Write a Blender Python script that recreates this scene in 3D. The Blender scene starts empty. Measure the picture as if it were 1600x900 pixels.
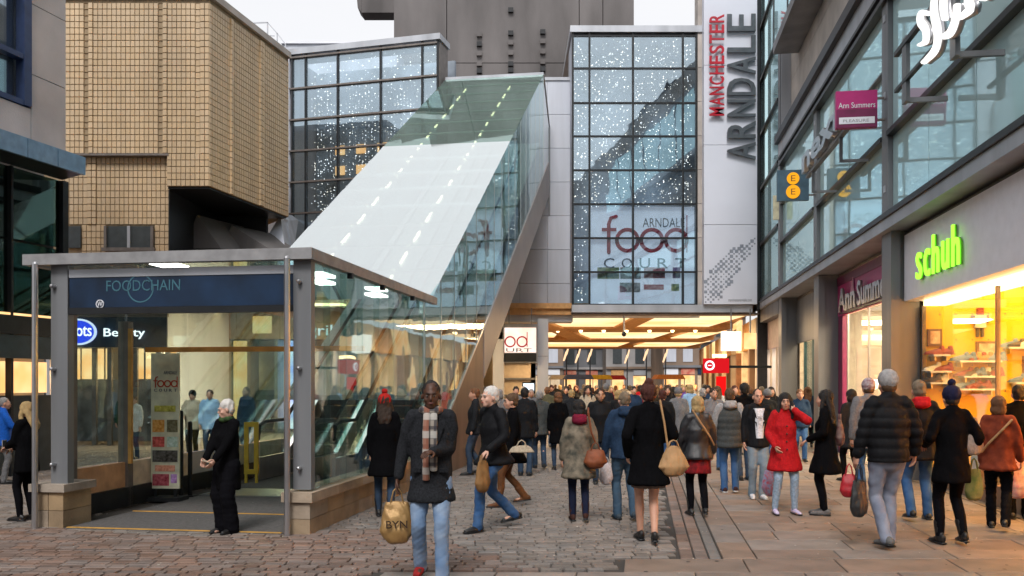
import bpy, math, random
import numpy as np
from mathutils import Vector, Matrix, Euler
random.seed(7); rng = np.random.default_rng(7)
S = bpy.context.scene
COL = S.collection
R = math.radians

# ---------------------------------------------------------------- camera, sky, sun, exposure
F = 1400.0; HZ = 600.0; CH = 1.72          # focal length in px of the 1600 px photo, horizon row, eye height
cam_d = bpy.data.cameras.new('camera'); cam = bpy.data.objects.new('camera', cam_d); COL.objects.link(cam)
cam_d.sensor_width = 36; cam_d.lens = 36 * F / 1600; cam_d.shift_y = (HZ - 450) / 1600
cam_d.clip_start = 0.1; cam_d.clip_end = 2000
cam.location = (0, 0, CH); cam.rotation_euler = (R(90), 0, 0)
S.camera = cam
SUN_EL, SUN_AZ = R(48), R(188)              # high soft sun behind thick cloud, behind the camera to the left
W = bpy.data.worlds.new('World'); S.world = W; W.use_nodes = True
wn = W.node_tree.nodes; wl = W.node_tree.links; wn.clear()
sky = wn.new('ShaderNodeTexSky'); sky.sky_type = 'NISHITA'; sky.sun_disc = False
sky.sun_elevation = SUN_EL; sky.sun_rotation = SUN_AZ; sky.dust_density = 4
hs = wn.new('ShaderNodeHueSaturation'); hs.inputs['Saturation'].default_value = 0.22
bg = wn.new('ShaderNodeBackground'); bg.inputs['Strength'].default_value = 0.05
bg2 = wn.new('ShaderNodeBackground'); bg2.inputs['Color'].default_value = (0.93, 0.925, 0.945, 1); bg2.inputs['Strength'].default_value = 0.54
ad = wn.new('ShaderNodeAddShader'); wo = wn.new('ShaderNodeOutputWorld')
wl.new(sky.outputs[0], hs.inputs['Color']); wl.new(hs.outputs[0], bg.inputs['Color'])
tcw = wn.new('ShaderNodeTexCoord'); nzw = wn.new('ShaderNodeTexNoise'); nzw.inputs['Scale'].default_value = 2.2; nzw.inputs['Detail'].default_value = 5
mpw = wn.new('ShaderNodeMapping'); mpw.inputs['Scale'].default_value = (1, 1, 3); wl.new(tcw.outputs['Generated'], mpw.inputs[0]); wl.new(mpw.outputs[0], nzw.inputs['Vector'])
mxw = wn.new('ShaderNodeMix'); mxw.data_type = 'RGBA'; mxw.inputs[6].default_value = (0.80, 0.81, 0.86, 1); mxw.inputs[7].default_value = (1.0, 0.985, 0.97, 1)
wl.new(nzw.outputs[0], mxw.inputs[0]); wl.new(mxw.outputs[2], bg2.inputs['Color'])
wl.new(bg.outputs[0], ad.inputs[0]); wl.new(bg2.outputs[0], ad.inputs[1]); wl.new(ad.outputs[0], wo.inputs['Surface'])
sun_d = bpy.data.lights.new('sun', 'SUN'); sun_d.energy = 1.5; sun_d.angle = R(18); sun_d.color = (1, 0.95, 0.9)
sun = bpy.data.objects.new('sun', sun_d); COL.objects.link(sun)
sun.rotation_euler = Euler((R(90) - SUN_EL, 0, R(-8)), 'XYZ')
S.view_settings.view_transform = 'Standard'; S.view_settings.look = 'None'
S.view_settings.exposure = 0.56; S.view_settings.gamma = 1.0; S.view_settings.use_curve_mapping = False
cy = S.cycles
cy.max_bounces = 7; cy.diffuse_bounces = 3; cy.glossy_bounces = 4; cy.transparent_max_bounces = 40; cy.transmission_bounces = 4
cy.caustics_reflective = False; cy.caustics_refractive = False; cy.sample_clamp_indirect = 4.0
cy.use_denoising = True
try: cy.denoiser = 'OPENIMAGEDENOISE'
except Exception: pass

def px(x, y, Y):                             # a point of the place from photo pixel and distance, used once when measuring
    return ((x - 800) / F * Y, Y, CH - (y - HZ) / F * Y)
def HH(y, Y): return CH - (y - HZ) / F * Y
def XX(x, Y): return (x - 800) / F * Y

# ---------------------------------------------------------------- materials
def mat(name, col, rough=0.7, metal=0.0, var=0.12, scale=6.0, bump=0.0, bscale=None, rnd=0.0, spec=0.4, col2=None, stretch=None, coat=0.0):
    m = bpy.data.materials.new(name); m.use_nodes = True
    n = m.node_tree.nodes; l = m.node_tree.links; b = n['Principled BSDF']
    b.inputs['Roughness'].default_value = rough; b.inputs['Metallic'].default_value = metal
    b.inputs['Specular IOR Level'].default_value = spec
    if coat: b.inputs['Coat Weight'].default_value = coat
    tc = n.new('ShaderNodeTexCoord'); mp = n.new('ShaderNodeMapping'); l.new(tc.outputs['Object'], mp.inputs[0])
    if stretch: mp.inputs['Scale'].default_value = stretch
    nz = n.new('ShaderNodeTexNoise'); nz.inputs['Scale'].default_value = scale; nz.inputs['Detail'].default_value = 5
    l.new(mp.outputs[0], nz.inputs['Vector'])
    mx = n.new('ShaderNodeMix'); mx.data_type = 'RGBA'
    c = tuple(col); d = tuple(col2) if col2 else tuple(min(1, v * (1 - 2 * var)) for v in col)
    mx.inputs[6].default_value = (*[min(1, v * (1 + var)) for v in c], 1) if not col2 else (*c, 1)
    mx.inputs[7].default_value = (*d, 1)
    cr = n.new('ShaderNodeMapRange'); cr.inputs[1].default_value = 0.3; cr.inputs[2].default_value = 0.7
    l.new(nz.outputs[0], cr.inputs[0]); l.new(cr.outputs[0], mx.inputs[0])
    out = mx.outputs[2]
    if rnd:
        oi = n.new('ShaderNodeObjectInfo'); ge = n.new('ShaderNodeNewGeometry')
        s = n.new('ShaderNodeMath'); s.operation = 'ADD'; l.new(oi.outputs['Random'], s.inputs[0]); l.new(ge.outputs['Random Per Island'], s.inputs[1])
        f = n.new('ShaderNodeMath'); f.operation = 'FRACT'; l.new(s.outputs[0], f.inputs[0])
        mr = n.new('ShaderNodeMapRange'); mr.inputs[3].default_value = 1 - rnd; mr.inputs[4].default_value = 1 + rnd; l.new(f.outputs[0], mr.inputs[0])
        h = n.new('ShaderNodeHueSaturation'); l.new(out, h.inputs['Color']); l.new(mr.outputs[0], h.inputs['Value'])
        m2 = n.new('ShaderNodeMapRange'); m2.inputs[3].default_value = 1.25 if rnd > .07 else 1.04; m2.inputs[4].default_value = 0.6 if rnd > .07 else 0.94
        w = n.new('ShaderNodeMath'); w.operation = 'MULTIPLY'; w.inputs[1].default_value = 7.31; l.new(f.outputs[0], w.inputs[0])
        w2 = n.new('ShaderNodeMath'); w2.operation = 'FRACT'; l.new(w.outputs[0], w2.inputs[0]); l.new(w2.outputs[0], m2.inputs[0])
        l.new(m2.outputs[0], h.inputs['Saturation']); out = h.outputs[0]
    l.new(out, b.inputs['Base Color'])
    if bump:
        n2 = n.new('ShaderNodeTexNoise'); n2.inputs['Scale'].default_value = bscale or scale * 8; n2.inputs['Detail'].default_value = 4
        l.new(mp.outputs[0], n2.inputs['Vector'])
        bp = n.new('ShaderNodeBump'); bp.inputs['Strength'].default_value = bump; bp.inputs['Distance'].default_value = 0.02
        l.new(n2.outputs[0], bp.inputs['Height']); l.new(bp.outputs[0], b.inputs['Normal'])
    m.diffuse_color = (*c, 1)
    return m
def emis(name, col, st, col2=None, scale=3):
    m = bpy.data.materials.new(name); m.use_nodes = True
    n = m.node_tree.nodes; l = m.node_tree.links; n.clear()
    e = n.new('ShaderNodeEmission'); e.inputs[0].default_value = (*col, 1); e.inputs[1].default_value = st
    if col2:
        tc = n.new('ShaderNodeTexCoord'); nz = n.new('ShaderNodeTexNoise'); nz.inputs['Scale'].default_value = scale
        l.new(tc.outputs['Object'], nz.inputs[0]); mx = n.new('ShaderNodeMix'); mx.data_type = 'RGBA'
        mx.inputs[6].default_value = (*col, 1); mx.inputs[7].default_value = (*col2, 1)
        mr = n.new('ShaderNodeMapRange'); mr.inputs[1].default_value = .35; mr.inputs[2].default_value = .65
        l.new(nz.outputs[0], mr.inputs[0]); l.new(mr.outputs[0], mx.inputs[0]); l.new(mx.outputs[2], e.inputs[0])
    o = n.new('ShaderNodeOutputMaterial'); l.new(e.outputs[0], o.inputs[0]); m.diffuse_color = (*col, 1)
    return m
def glass(name, tint=(0.8, 0.9, 0.88), base=0.08, k=1.6, rough=0.02, milk=0.0, gtint=(0.92, 0.97, 1), wavy=0.0):
    m = bpy.data.materials.new(name); m.use_nodes = True
    n = m.node_tree.nodes; l = m.node_tree.links; n.clear()
    t = n.new('ShaderNodeBsdfTransparent'); t.inputs[0].default_value = (*tint, 1)
    g = n.new('ShaderNodeBsdfGlossy'); g.inputs['Roughness'].default_value = rough; g.inputs[0].default_value = (*gtint, 1)
    lw = n.new('ShaderNodeLayerWeight'); lw.inputs[0].default_value = .5
    fr = n.new('ShaderNodeMath'); fr.operation = 'POWER'; fr.inputs[1].default_value = 4.5; l.new(lw.outputs['Facing'], fr.inputs[0])
    ma = n.new('ShaderNodeMath'); ma.operation = 'MULTIPLY_ADD'; ma.inputs[1].default_value = k; ma.inputs[2].default_value = base; ma.use_clamp = True
    l.new(fr.outputs[0], ma.inputs[0])
    mx = n.new('ShaderNodeMixShader'); l.new(ma.outputs[0], mx.inputs[0]); l.new(g.outputs[0], mx.inputs[2])
    if milk:
        d = n.new('ShaderNodeBsdfDiffuse'); d.inputs[0].default_value = (*gtint, 1)
        m2 = n.new('ShaderNodeMixShader'); m2.inputs[0].default_value = milk
        l.new(t.outputs[0], m2.inputs[1]); l.new(d.outputs[0], m2.inputs[2]); l.new(m2.outputs[0], mx.inputs[1])
    else: l.new(t.outputs[0], mx.inputs[1])
    if wavy:
        tc = n.new('ShaderNodeTexCoord'); nz = n.new('ShaderNodeTexNoise'); nz.inputs['Scale'].default_value = 0.9
        l.new(tc.outputs['Object'], nz.inputs[0]); bp = n.new('ShaderNodeBump'); bp.inputs['Strength'].default_value = wavy; bp.inputs['Distance'].default_value = 0.05
        l.new(nz.outputs[0], bp.inputs['Height']); l.new(bp.outputs[0], g.inputs['Normal'])
    o = n.new('ShaderNodeOutputMaterial'); l.new(mx.outputs[0], o.inputs[0]); m.diffuse_color = (*gtint, .5)
    return m

# ---------------------------------------------------------------- mesh builder
class MB:
    def __init__(s): s.v = []; s.f = []
    def add(s, V, Fc):
        o = len(s.v); s.v += [tuple(map(float, p)) for p in V]; s.f += [tuple(o + i for i in f) for f in Fc]; return s
    def box(s, x0, x1, y0, y1, z0, z1):
        V = [(x, y, z) for z in (z0, z1) for y in (y0, y1) for x in (x0, x1)]
        return s.add(V, [(0, 2, 3, 1), (4, 5, 7, 6), (0, 1, 5, 4), (2, 6, 7, 3), (0, 4, 6, 2), (1, 3, 7, 5)])
    def slab(s, x0, x1, y0, y1, z0, z1, c=0.006):      # chamfered top, no underside
        V = [(x0, y0, z0), (x1, y0, z0), (x1, y1, z0), (x0, y1, z0), (x0, y0, z1 - c), (x1, y0, z1 - c), (x1, y1, z1 - c), (x0, y1, z1 - c),
             (x0 + c, y0 + c, z1), (x1 - c, y0 + c, z1), (x1 - c, y1 - c, z1), (x0 + c, y1 - c, z1)]
        Fc = [(8, 9, 10, 11)]
        for i in range(4):
            j = (i + 1) % 4; Fc += [(i, j, 4 + j, 4 + i), (4 + i, 4 + j, 8 + j, 8 + i)]
        return s.add(V, Fc)
    def prism(s, pts, d):                       # polygon (list of 3d points, planar) extruded by vector d
        n = len(pts); d = Vector(d); P = [Vector(p) for p in pts]
        return s.add(P + [p + d for p in P], [tuple(range(n))[::-1], tuple(range(n, 2 * n))] + [(i, (i + 1) % n, n + (i + 1) % n, n + i) for i in range(n)])
    def bar(s, a, b, w, h, up=(0, 0, 1)):
        a = Vector(a); b = Vector(b); t = (b - a).normalized(); u = Vector(up)
        if abs(t.dot(u)) > .99: u = Vector((1, 0, 0))
        sd = t.cross(u).normalized(); u2 = sd.cross(t).normalized()
        P = [a + sd * i * w / 2 + u2 * j * h / 2 for i, j in ((-1, -1), (1, -1), (1, 1), (-1, 1))]
        return s.prism(P, b - a)
    def tube(s, pts, r, n=8, close=False):
        V, Fc = tube_np(pts, r if hasattr(r, '__len__') else [r] * len(pts), n); return s.add(V, Fc)
    def quad(s, a, b, c, d): return s.add([a, b, c, d], [(0, 1, 2, 3)])
    def mesh(s, name):
        me = bpy.data.meshes.new(name); me.from_pydata(s.v, [], s.f); me.update(); return me
    def build(s, name, m, parent=None, loc=None, **kw):
        me = s.mesh(name); me.materials.append(m)
        return link(name, me, parent, loc, **kw)
def link(name, me, parent=None, loc=None, label=None, cat=None, group=None, kind=None, smooth=False):
    o = bpy.data.objects.new(name, me); COL.objects.link(o)
    if parent: o.parent = parent
    if loc: o.location = loc
    if smooth: me.shade_smooth()
    return tag(o, label, cat, group, kind)
def tag(o, label=None, cat=None, group=None, kind=None):
    if label: o['label'] = label
    if cat: o['category'] = cat
    if group: o['group'] = group
    if kind: o['kind'] = kind
    return o
def thing(name, label, cat, loc=(0, 0, 0), rz=0, group=None):
    o = bpy.data.objects.new(name, None); COL.objects.link(o); o.empty_display_size = .2
    o.location = loc; o.rotation_euler = (0, 0, rz); return tag(o, label, cat, group)
def copy_tree(o, parent=None):
    c = o.copy(); COL.objects.link(c)
    if parent: c.parent = parent
    for ch in [k for k in o.children]: copy_tree(ch, c)
    return c

def tube_np(pts, rads, n=10, side=None, caps=True, flat=False):
    """closed tube through pts; rads scalar or (a,b) with a along 'side'"""
    P = [np.array(p, float) for p in pts]; m = len(P); rr = [(r if hasattr(r, '__len__') else (r, r)) for r in rads]
    V = []; Fc = []
    rings = []
    prev = None
    for i in range(m):
        t = P[min(i + 1, m - 1)] - P[max(i - 1, 0)]; t = t / (np.linalg.norm(t) + 1e-9)
        s = np.array(side, float) if side is not None else (prev if prev is not None else (np.array([1., 0, 0]) if abs(t[0]) < .9 else np.array([0, 1., 0])))
        s = s - t * s.dot(t); s /= (np.linalg.norm(s) + 1e-9); prev = s
        b = np.cross(t, s); rings.append((P[i], s, b, rr[i], t))
    seq = []
    if caps and not flat:
        p, s, b, r, t = rings[0]; k = min(r)
        seq += [(p - t * k * .85, s, b, (r[0] * .35, r[1] * .35)), (p - t * k * .55, s, b, (r[0] * .78, r[1] * .78))]
    seq += [(p, s, b, r) for p, s, b, r, t in rings]
    if caps:
        p, s, b, r, t = rings[-1]; k = min(r)
        seq += [(p + t * k * .55, s, b, (r[0] * .78, r[1] * .78)), (p + t * k * .85, s, b, (r[0] * .35, r[1] * .35))]
    a = np.linspace(0, 2 * math.pi, n, endpoint=False)
    for p, s, b, r in seq:
        V += [p + s * r[0] * math.cos(q) + b * r[1] * math.sin(q) for q in a]
    for i in range(len(seq) - 1):
        for j in range(n):
            k = (j + 1) % n; Fc.append((i * n + j, i * n + k, (i + 1) * n + k, (i + 1) * n + j))
    Fc.append(tuple(range(n))[::-1]); Fc.append(tuple(range((len(seq) - 1) * n, len(seq) * n)))
    return V, Fc
def ell_np(c, r, M=None, n=14, m=9):
    V = []; Fc = []; c = np.array(c, float)
    M = np.eye(3) if M is None else np.array(M)
    V.append(c + M @ np.array([0, 0, -r[2]]))
    for i in range(1, m):
        ph = -math.pi / 2 + math.pi * i / m
        for j in range(n):
            a = 2 * math.pi * j / n
            V.append(c + M @ np.array([r[0] * math.cos(ph) * math.cos(a), r[1] * math.cos(ph) * math.sin(a), r[2] * math.sin(ph)]))
    V.append(c + M @ np.array([0, 0, r[2]]))
    for j in range(n): Fc.append((0, 1 + (j + 1) % n, 1 + j))
    for i in range(m - 2):
        for j in range(n):
            k = (j + 1) % n; Fc.append((1 + i * n + j, 1 + i * n + k, 1 + (i + 1) * n + k, 1 + (i + 1) * n + j))
    L = len(V) - 1; o = 1 + (m - 2) * n
    for j in range(n): Fc.append((L, o + j, o + (j + 1) % n))
    return V, Fc
def text(s, m, parent, loc, xdir, up, h, width=None, ext=0.02, name='letters', single=True, bold=0.0, **kw):
    cu = bpy.data.curves.new('t', 'FONT'); cu.body = s; cu.extrude = 1; cu.offset = bold; cu.resolution_u = 3
    to = bpy.data.objects.new('t', cu); COL.objects.link(to)
    dg = bpy.context.evaluated_depsgraph_get(); me = bpy.data.meshes.new_from_object(to.evaluated_get(dg))
    bpy.data.objects.remove(to); bpy.data.curves.remove(cu)
    n = len(me.vertices); co = np.empty(n * 3); me.vertices.foreach_get('co', co); co = co.reshape(-1, 3)
    w0 = co[:, 0].max() - co[:, 0].min(); co[:, 0] -= co[:, 0].min(); h0 = co[:, 1].max() - min(0, co[:, 1].min()); co[:, 1] -= co[:, 1].min()
    k = h / h0; kx = width / w0 if width else k
    x = np.array(Vector(xdir).normalized()); u = np.array(Vector(up).normalized()); nn = np.cross(x, u)
    out = np.outer(co[:, 0] * kx, x) + np.outer(co[:, 1] * k, u) + np.outer((co[:, 2] + 1) / 2 * ext, nn)
    me.vertices.foreach_set('co', out.ravel()); me.update(); me.name = name
    me.materials.clear(); me.materials.append(m)
    return link(name, me, parent, loc, **kw)
def lamp(name, loc, size, energy, col, rot=(0, 0, 0), sy=None):
    d = bpy.data.lights.new(name, 'AREA'); d.energy = energy; d.color = col; d.size = size
    if sy: d.shape = 'RECTANGLE'; d.size_y = sy
    o = bpy.data.objects.new(name, d); COL.objects.link(o); o.location = loc; o.rotation_euler = rot; return o
# ---------------------------------------------------------------- shared materials
M_metal = mat('grey_painted_metal', (.21, .22, .235), .45, .3, .16, 1.6, stretch=(1, 1, .12))
M_metal_l = mat('light_metal_cladding', (.42, .44, .48), .4, .35, .12, 1.5, stretch=(1, 1, .2))
M_panel = mat('pale_wall_panel', (.50, .53, .60), .5, .1, .13, 1.2, rnd=.05, stretch=(1, 1, .12))
M_white = mat('white_panel', (.72, .74, .80), .45, 0, .04, .7)
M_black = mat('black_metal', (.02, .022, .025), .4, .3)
M_conc = mat('grey_stone_wall', (.50, .47, .46), .85, 0, .16, .5, .25, 30)
M_conc_d = mat('dark_concrete', (.155, .145, .145), .9, 0, .22, .5, .25, 20, stretch=(1, 1, .3))
M_tile = mat('tan_ceramic_tile', (.54, .405, .255), .35, 0, .13, .8, rnd=.06, stretch=(1, 1, .15))
M_grout = mat('dark_grout', (.31, .235, .15), .9)
M_stone_b = mat('buff_stone', (.33, .25, .17), .8, 0, .15, 3, .3, 40, rnd=.08)
M_limestone = mat('limestone_panel', (.44, .40, .37), .8, 0, .12, 1.2, .2, 25, rnd=.04)
M_plaster = mat('cream_plaster', (.68, .60, .48), .8)
M_yellow = mat('yellow_shop_wall', (.85, .50, .015), .6, 0, .05, 2)
M_wood = mat('brown_timber_panel', (.21, .14, .10), .5, 0, .15, 2, stretch=(1, 1, .2))
M_ceiling = mat('warm_ceiling_board', (.55, .30, .12), .7)
M_blue = mat('navy_fascia', (.006, .024, .062), .4, 0, .3, 2)
M_dkglass = mat('dark_interior', (.045, .055, .06), .5)
M_steel = mat('brushed_steel', (.5, .5, .52), .3, .9, .05)
M_frame = mat('bronze_frame', (.17, .15, .14), .45, .3)
M_magenta = mat('magenta_panel', (.42, .02, .16), .4, 0, .05)
M_plum = mat('plum_panel', (.16, .012, .07), .4)
M_red = mat('red_sign', (.55, .015, .02), .4)
M_floor_in = mat('asphalt_mat_floor', (.105, .10, .10), .85, 0, .15, 20, .3, 120)
M_yline = mat('yellow_nosing', (.55, .30, .06), .6)
G_tower = glass('tower_glass', (.86, .92, .95), .22, .8, .015, wavy=.12, gtint=(.78, .91, 1))
G_fac = glass('facade_glass', (.80, .93, .94), .30, .8, .03, milk=.80, gtint=(.70, .95, .98), wavy=.03)
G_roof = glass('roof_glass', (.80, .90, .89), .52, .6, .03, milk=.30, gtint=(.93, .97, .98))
G_side = glass('side_glass', (.80, .90, .88), .045, .8, .01, wavy=.10)
G_roof_refl = glass('roof_glass_tower_reflection', (.62, .73, .68), .34, .6, .02, milk=.10, gtint=(.62, .76, .72), wavy=.05)  # upper-row copy of the roof glass, tinted for the dark tower's reflection
G_clear = glass('shop_glass', (.9, .95, .94), .03, 1.0, .01)
E_fairy = emis('fairy_light', (.95, .95, .98), 2.3, (1, .86, .66), 2.0)
E_warm = emis('warm_lamp', (1, .66, .30), 5.0)
E_warm2 = emis('warm_panel', (1, .46, .15), 1.05, (1, .66, .32), 1.5)
E_white = emis('white_lamp', (1, .95, .88), 4.0)
E_strip = emis('strip_lamp', (1, .82, .55), 7.0)
E_tray = emis('ceiling_tray', (1, .50, .19), 1.15, (1, .74, .42), .35)

# ---------------------------------------------------------------- ground
ground_mb = MB()
for i in range(-3, 3):
    ground_mb.box(i * 100, i * 100 + 100, -150, 350, -.4, -.03)
def ground_mat():
    m = mat('joint_dirt_ground', (.06, .052, .047), .9, 0, .2, 1.0, .3, 40); return m
ground = MB().box(-300, 300, -150, 500, -.4, -.024).build('ground', ground_mat(), kind='structure')
M_sett_r = mat('reddish_sett', (.185, .128, .104), .55, 0, .12, 5, .35, 40, rnd=.24)
M_sett_g = mat('grey_sett', (.190, .163, .145), .55, 0, .12, 5, .35, 40, rnd=.20)
M_flag = mat('sandstone_flag', (.235, .178, .145), .52, 0, .13, 3, .25, 50, rnd=.13)
M_chan = mat('dark_channel_stone', (.16, .145, .135), .7, 0, .1, 5, .3, 40, rnd=.1)
K = 0.147
def xb(c, Y): return c + K * Y            # lines running with the street
def sett_ok(x, y):
    return x < .34 + K * y - .1
front = []; rs_ = random.Random(3); y = 6.6
for d in (.55, .55, .5, .62):
    c = -2.6 + rs_.uniform(0, .3)
    while c < 5:
        w = rs_.uniform(.7, 1.2); xm = xb(c, y)
        if (y + d < 8.86 - .10 * max(0, 1.2 - xm) ** 1.6 + .04 and xm > -1.7) or xm > 1.2: front.append((c, c + w, y, y + d))
        c += w
    y += d
def under_slab(x, y, w, d):
    for c0, c1, y0, y1 in front:
        if y + d > y0 and y < y1 and x + w > xb(c0, y) and x < xb(c1, y): return True
    return False
cells = []
y = 6.6
while y < 23:
    d = random.uniform(.095, .125)
    # the setts follow the kiosk's angle a little
    x = -15.5 + random.uniform(0, .2)
    while x < 5:
        w = random.uniform(.15, .24)
        if x + w < .36 + K * y:
            if not (y < 8.9 and under_slab(x, y, w, d)) and (abs(x / max(y, 1)) < .63):
                kx0, ky0 = x + .1 + 2.31, y - 10.25
                lx = kx0 * .988 - ky0 * .154; ly = kx0 * .154 + ky0 * .988
                if not (-3.5 < lx < -.1 and .02 < ly < 9): cells.append((x, y, w, d))
        x += w + .012
    y += d + .012
cells.sort(key=lambda c: c[1] + .2 * abs(c[0]))
def red_zone(x, y): return y + .55 * math.sin(x * 1.3) * .5 < 10.4 + (0 if x < -1.5 else -(x + 1.5) * 1.3)
protos = []
for k in range(6):
    m_ = MB().slab(-.5, .5, -.5, .5, -.05, 0, .04).mesh('sett'); m_.materials.append(M_sett_r if k < 3 else M_sett_g); protos.append(m_)
stuff = {0: MB(), 1: MB()}
for i, (x, y, w, d) in enumerate(cells):
    r = red_zone(x, y); dz = random.uniform(-.004, .002)
    if i < 300:
        o = link('sett', protos[random.randrange(3) if r else 3 + random.randrange(3)], ground, (x + w / 2, y + d / 2, dz)); o.scale = (w, d, 1)
        o.rotation_euler.z = random.uniform(-.02, .02)
    else: stuff[0 if r else 1].slab(x, x + w, y, y + d, -.03, dz, .008)
stuff[0].build('sett_paving', M_sett_r, ground, kind='stuff'); stuff[1].build('sett_paving', M_sett_g, ground, kind='stuff')
# brick strip, dark channel, border course and large flags, all running with the street
def para(c0, c1, y0, y1, gap=.006):       # a skewed slab between two street lines
    z1 = random.uniform(-.003, .001); c = .006
    def ring(g, z): return [(xb(c0 + g, y0 + g), y0 + g, z), (xb(c1 - g, y0 + g), y0 + g, z), (xb(c1 - g, y1 - g), y1 - g, z), (xb(c0 + g, y1 - g), y1 - g, z)]
    V = ring(gap, -.05) + ring(gap, z1 - c) + ring(gap + c, z1); Fc = [(8, 9, 10, 11)]
    for i in range(4):
        j = (i + 1) % 4; Fc += [(i, j, 4 + j, 4 + i), (4 + i, 4 + j, 8 + j, 8 + i)]
    cx, cyy = xb((c0 + c1) / 2, (y0 + y1) / 2), (y0 + y1) / 2
    return MB().add([(a - cx, b - cyy, z) for a, b, z in V], Fc), (cx, cyy, 0)
def run(c0, c1, y0, y1, ls, name, m):
    y = y0
    while y < y1:
        e = y + random.choice(ls); mb_, l_ = para(c0, c1, y, e); mb_.build(name, m, ground, l_); y = e
run(.36, .50, 8.85, 20, [.42, .5], 'border_brick', M_sett_r); run(.505, .645, 8.85, 20, [.42, .5], 'border_brick', M_sett_r)
run(.65, .77, 8.85, 22, [.9, 1.1], 'channel_stone', M_chan)
run(.78, 1.12, 8.85, 27, [.9, 1.2], 'paving_slab', M_flag)
c = 1.12; cols = []
y = 8.85; row = 0
while y < 30:
    d = random.choice([.45, .6, .6]) * (1 if y < 20 else 1.8); c = 1.12 - 0
    first = True
    while c < 5.3:
        w = random.uniform(.7, 1.25)
        if first: w *= random.uniform(.45, 1); first = False
        mb_, l_ = para(c, min(c + w, 5.6), y, y + d); mb_.build('paving_slab', M_flag, ground, l_); c += w
    y += d; row += 1
for c0_, c1_, ya_, yb_ in front:
    mb_, l_ = para(c0_, c1_, ya_, yb_); mb_.build('paving_slab', M_flag, ground, l_)
far = MB(); 
for (x0, x1) in ((-20, 2.5),): far.box(x0, x1, 23.05, 140, -.02, -.006)
far.build('far_paving', mat('far_paving_stone', (.18, .155, .14), .75, 0, .2, 3, .3, 30), ground)
MB().box(2.52, 30, 27.5, 140, -.02, -.008).build('far_paving', bpy.data.materials['far_paving_stone'], ground)
# small litter specks: chewing gum and leaves
lit = MB()
for _ in range(260):
    x_, y_ = random.uniform(-6, 7), random.uniform(8, 20); s_ = random.uniform(.006, .016)
    a_ = random.uniform(0, 3)
    lit.add([(x_ + s_ * math.cos(a_ + k), y_ + s_ * math.sin(a_ + k), .004) for k in (0, 1.2, 2.6, 3.7, 5)] + [(x_, y_, .008)], [(0, 1, 5), (1, 2, 5), (2, 3, 5), (3, 4, 5), (4, 0, 5)])
lit.build('litter_specks', mat('pale_speck', (.5, .47, .42), .8), label='pale specks of litter and gum scattered on the paving', cat='litter', kind='stuff')

gm = MB()
for _ in range(420):
    x_, y_ = random.uniform(-5, 7), random.uniform(7.6, 22); s_ = random.uniform(.008, .028); a_ = random.uniform(0, 3); n_ = 7
    gm.add([(x_ + s_ * random.uniform(.7, 1) * math.cos(a_ + 6.283 * k / n_), y_ + s_ * random.uniform(.7, 1) * math.sin(a_ + 6.283 * k / n_), .0035) for k in range(n_)], [tuple(range(n_))])
gm.build('gum_spots', mat('trodden_gum', (.055, .05, .048), .8), label='dark trodden gum spots dotted over the setts and slabs', cat='gum', kind='stuff')
# ---------------------------------------------------------------- right-hand shop building (facade runs with the street)
FA = math.atan(.143); FN = math.hypot(1, .143)
def fy(pxx, a=4.48): return (1400 * a / (pxx - 1000)) * FN     # photo column -> distance along facade
rb = thing('shop_building', 'long modern grey steel and glass shop building down the right side of the street', 'building', (4.48, 0, 0), -FA)
Y1, Y2, Y3, YE = 16.0 * FN, 22.5 * FN, 28.4 * FN, 33.6 * FN
Y0 = 9.6 * FN
for yy in (Y0 - 6.4, Y0, Y1, Y2, Y3):
    m_ = MB(); m_.box(.0, .16, yy, yy + .62, -.02, 4.46); m_.box(.163, .5, yy + .05, yy + .57, -.02, 4.46); m_.build('column', M_metal, rb)
    MB().box(-.03, .12, yy + .1, yy + .50, 4.66, 9.6 if yy < Y3 else 16).build('column', M_metal, rb)
    for z in (5.2, 6.9, 8.3): MB().box(-.045, -.031, yy + .24, yy + .36, z, z + .12).build('bracket_plate', M_metal_l, rb)
ext0 = -12
m_ = MB().box(-.12, .5, ext0, YE, 4.461, 4.66).build('floor_beam', M_metal_l, rb)
MB().box(-.16, .02, ext0, YE, 4.663, 4.72).build('sill_rail', M_black, rb); MB().box(-.10, .02, ext0, YE, 4.74, 4.80).build('sill_rail', M_black, rb)
MB().box(.501, 4.1, ext0, YE, 4.40, 4.60).build('shop_ceiling', M_frame, rb)
def bays(a, b, n):
    for i in range(n): yield a + (b - a) * i / n, a + (b - a) * (i + 1) / n
segs = [(ext0, Y0 - 6.4 + .1, 5), (Y0 - 6.4 + .5, Y0 + .1, 3), (Y0 + .5, Y1 + .1, 3), (Y1 + .5, Y2 + .1, 2), (Y2 + .5, Y3 + .1, 2)]
for a, b, n in segs:
    for z0, z1 in ((4.81, 6.17), (6.27, 8.62)):
        for u, v in bays(a, b, n): MB().box(.06, .085, u + .01, v - .01, z0, z1).build('pane', G_fac, rb)
    MB().box(-.06, .10, a, b, 6.175, 6.265).build('transom', M_black, rb)
    MB().box(-.03, .08, a, b, 7.44, 7.47).build('glazing_joint', M_metal, rb) if a > Y1 else None
for a, b in ((ext0, Y3),):
    MB().box(-.10, .10, a, b, 8.63, 8.72).build('transom', M_black, rb); MB().box(-.04, .1, a, b, 8.725, 8.80).build('transom', M_metal, rb); MB().box(-.12, .10, a, b, 8.805, 8.88).build('transom', M_black, rb)
    MB().box(-.10, .3, a, b, 8.885, 9.30).build('roof_beam', M_metal_l, rb); MB().box(-.22, .3, a, b, 9.305, 9.55).build('gutter', M_black, rb)
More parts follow.
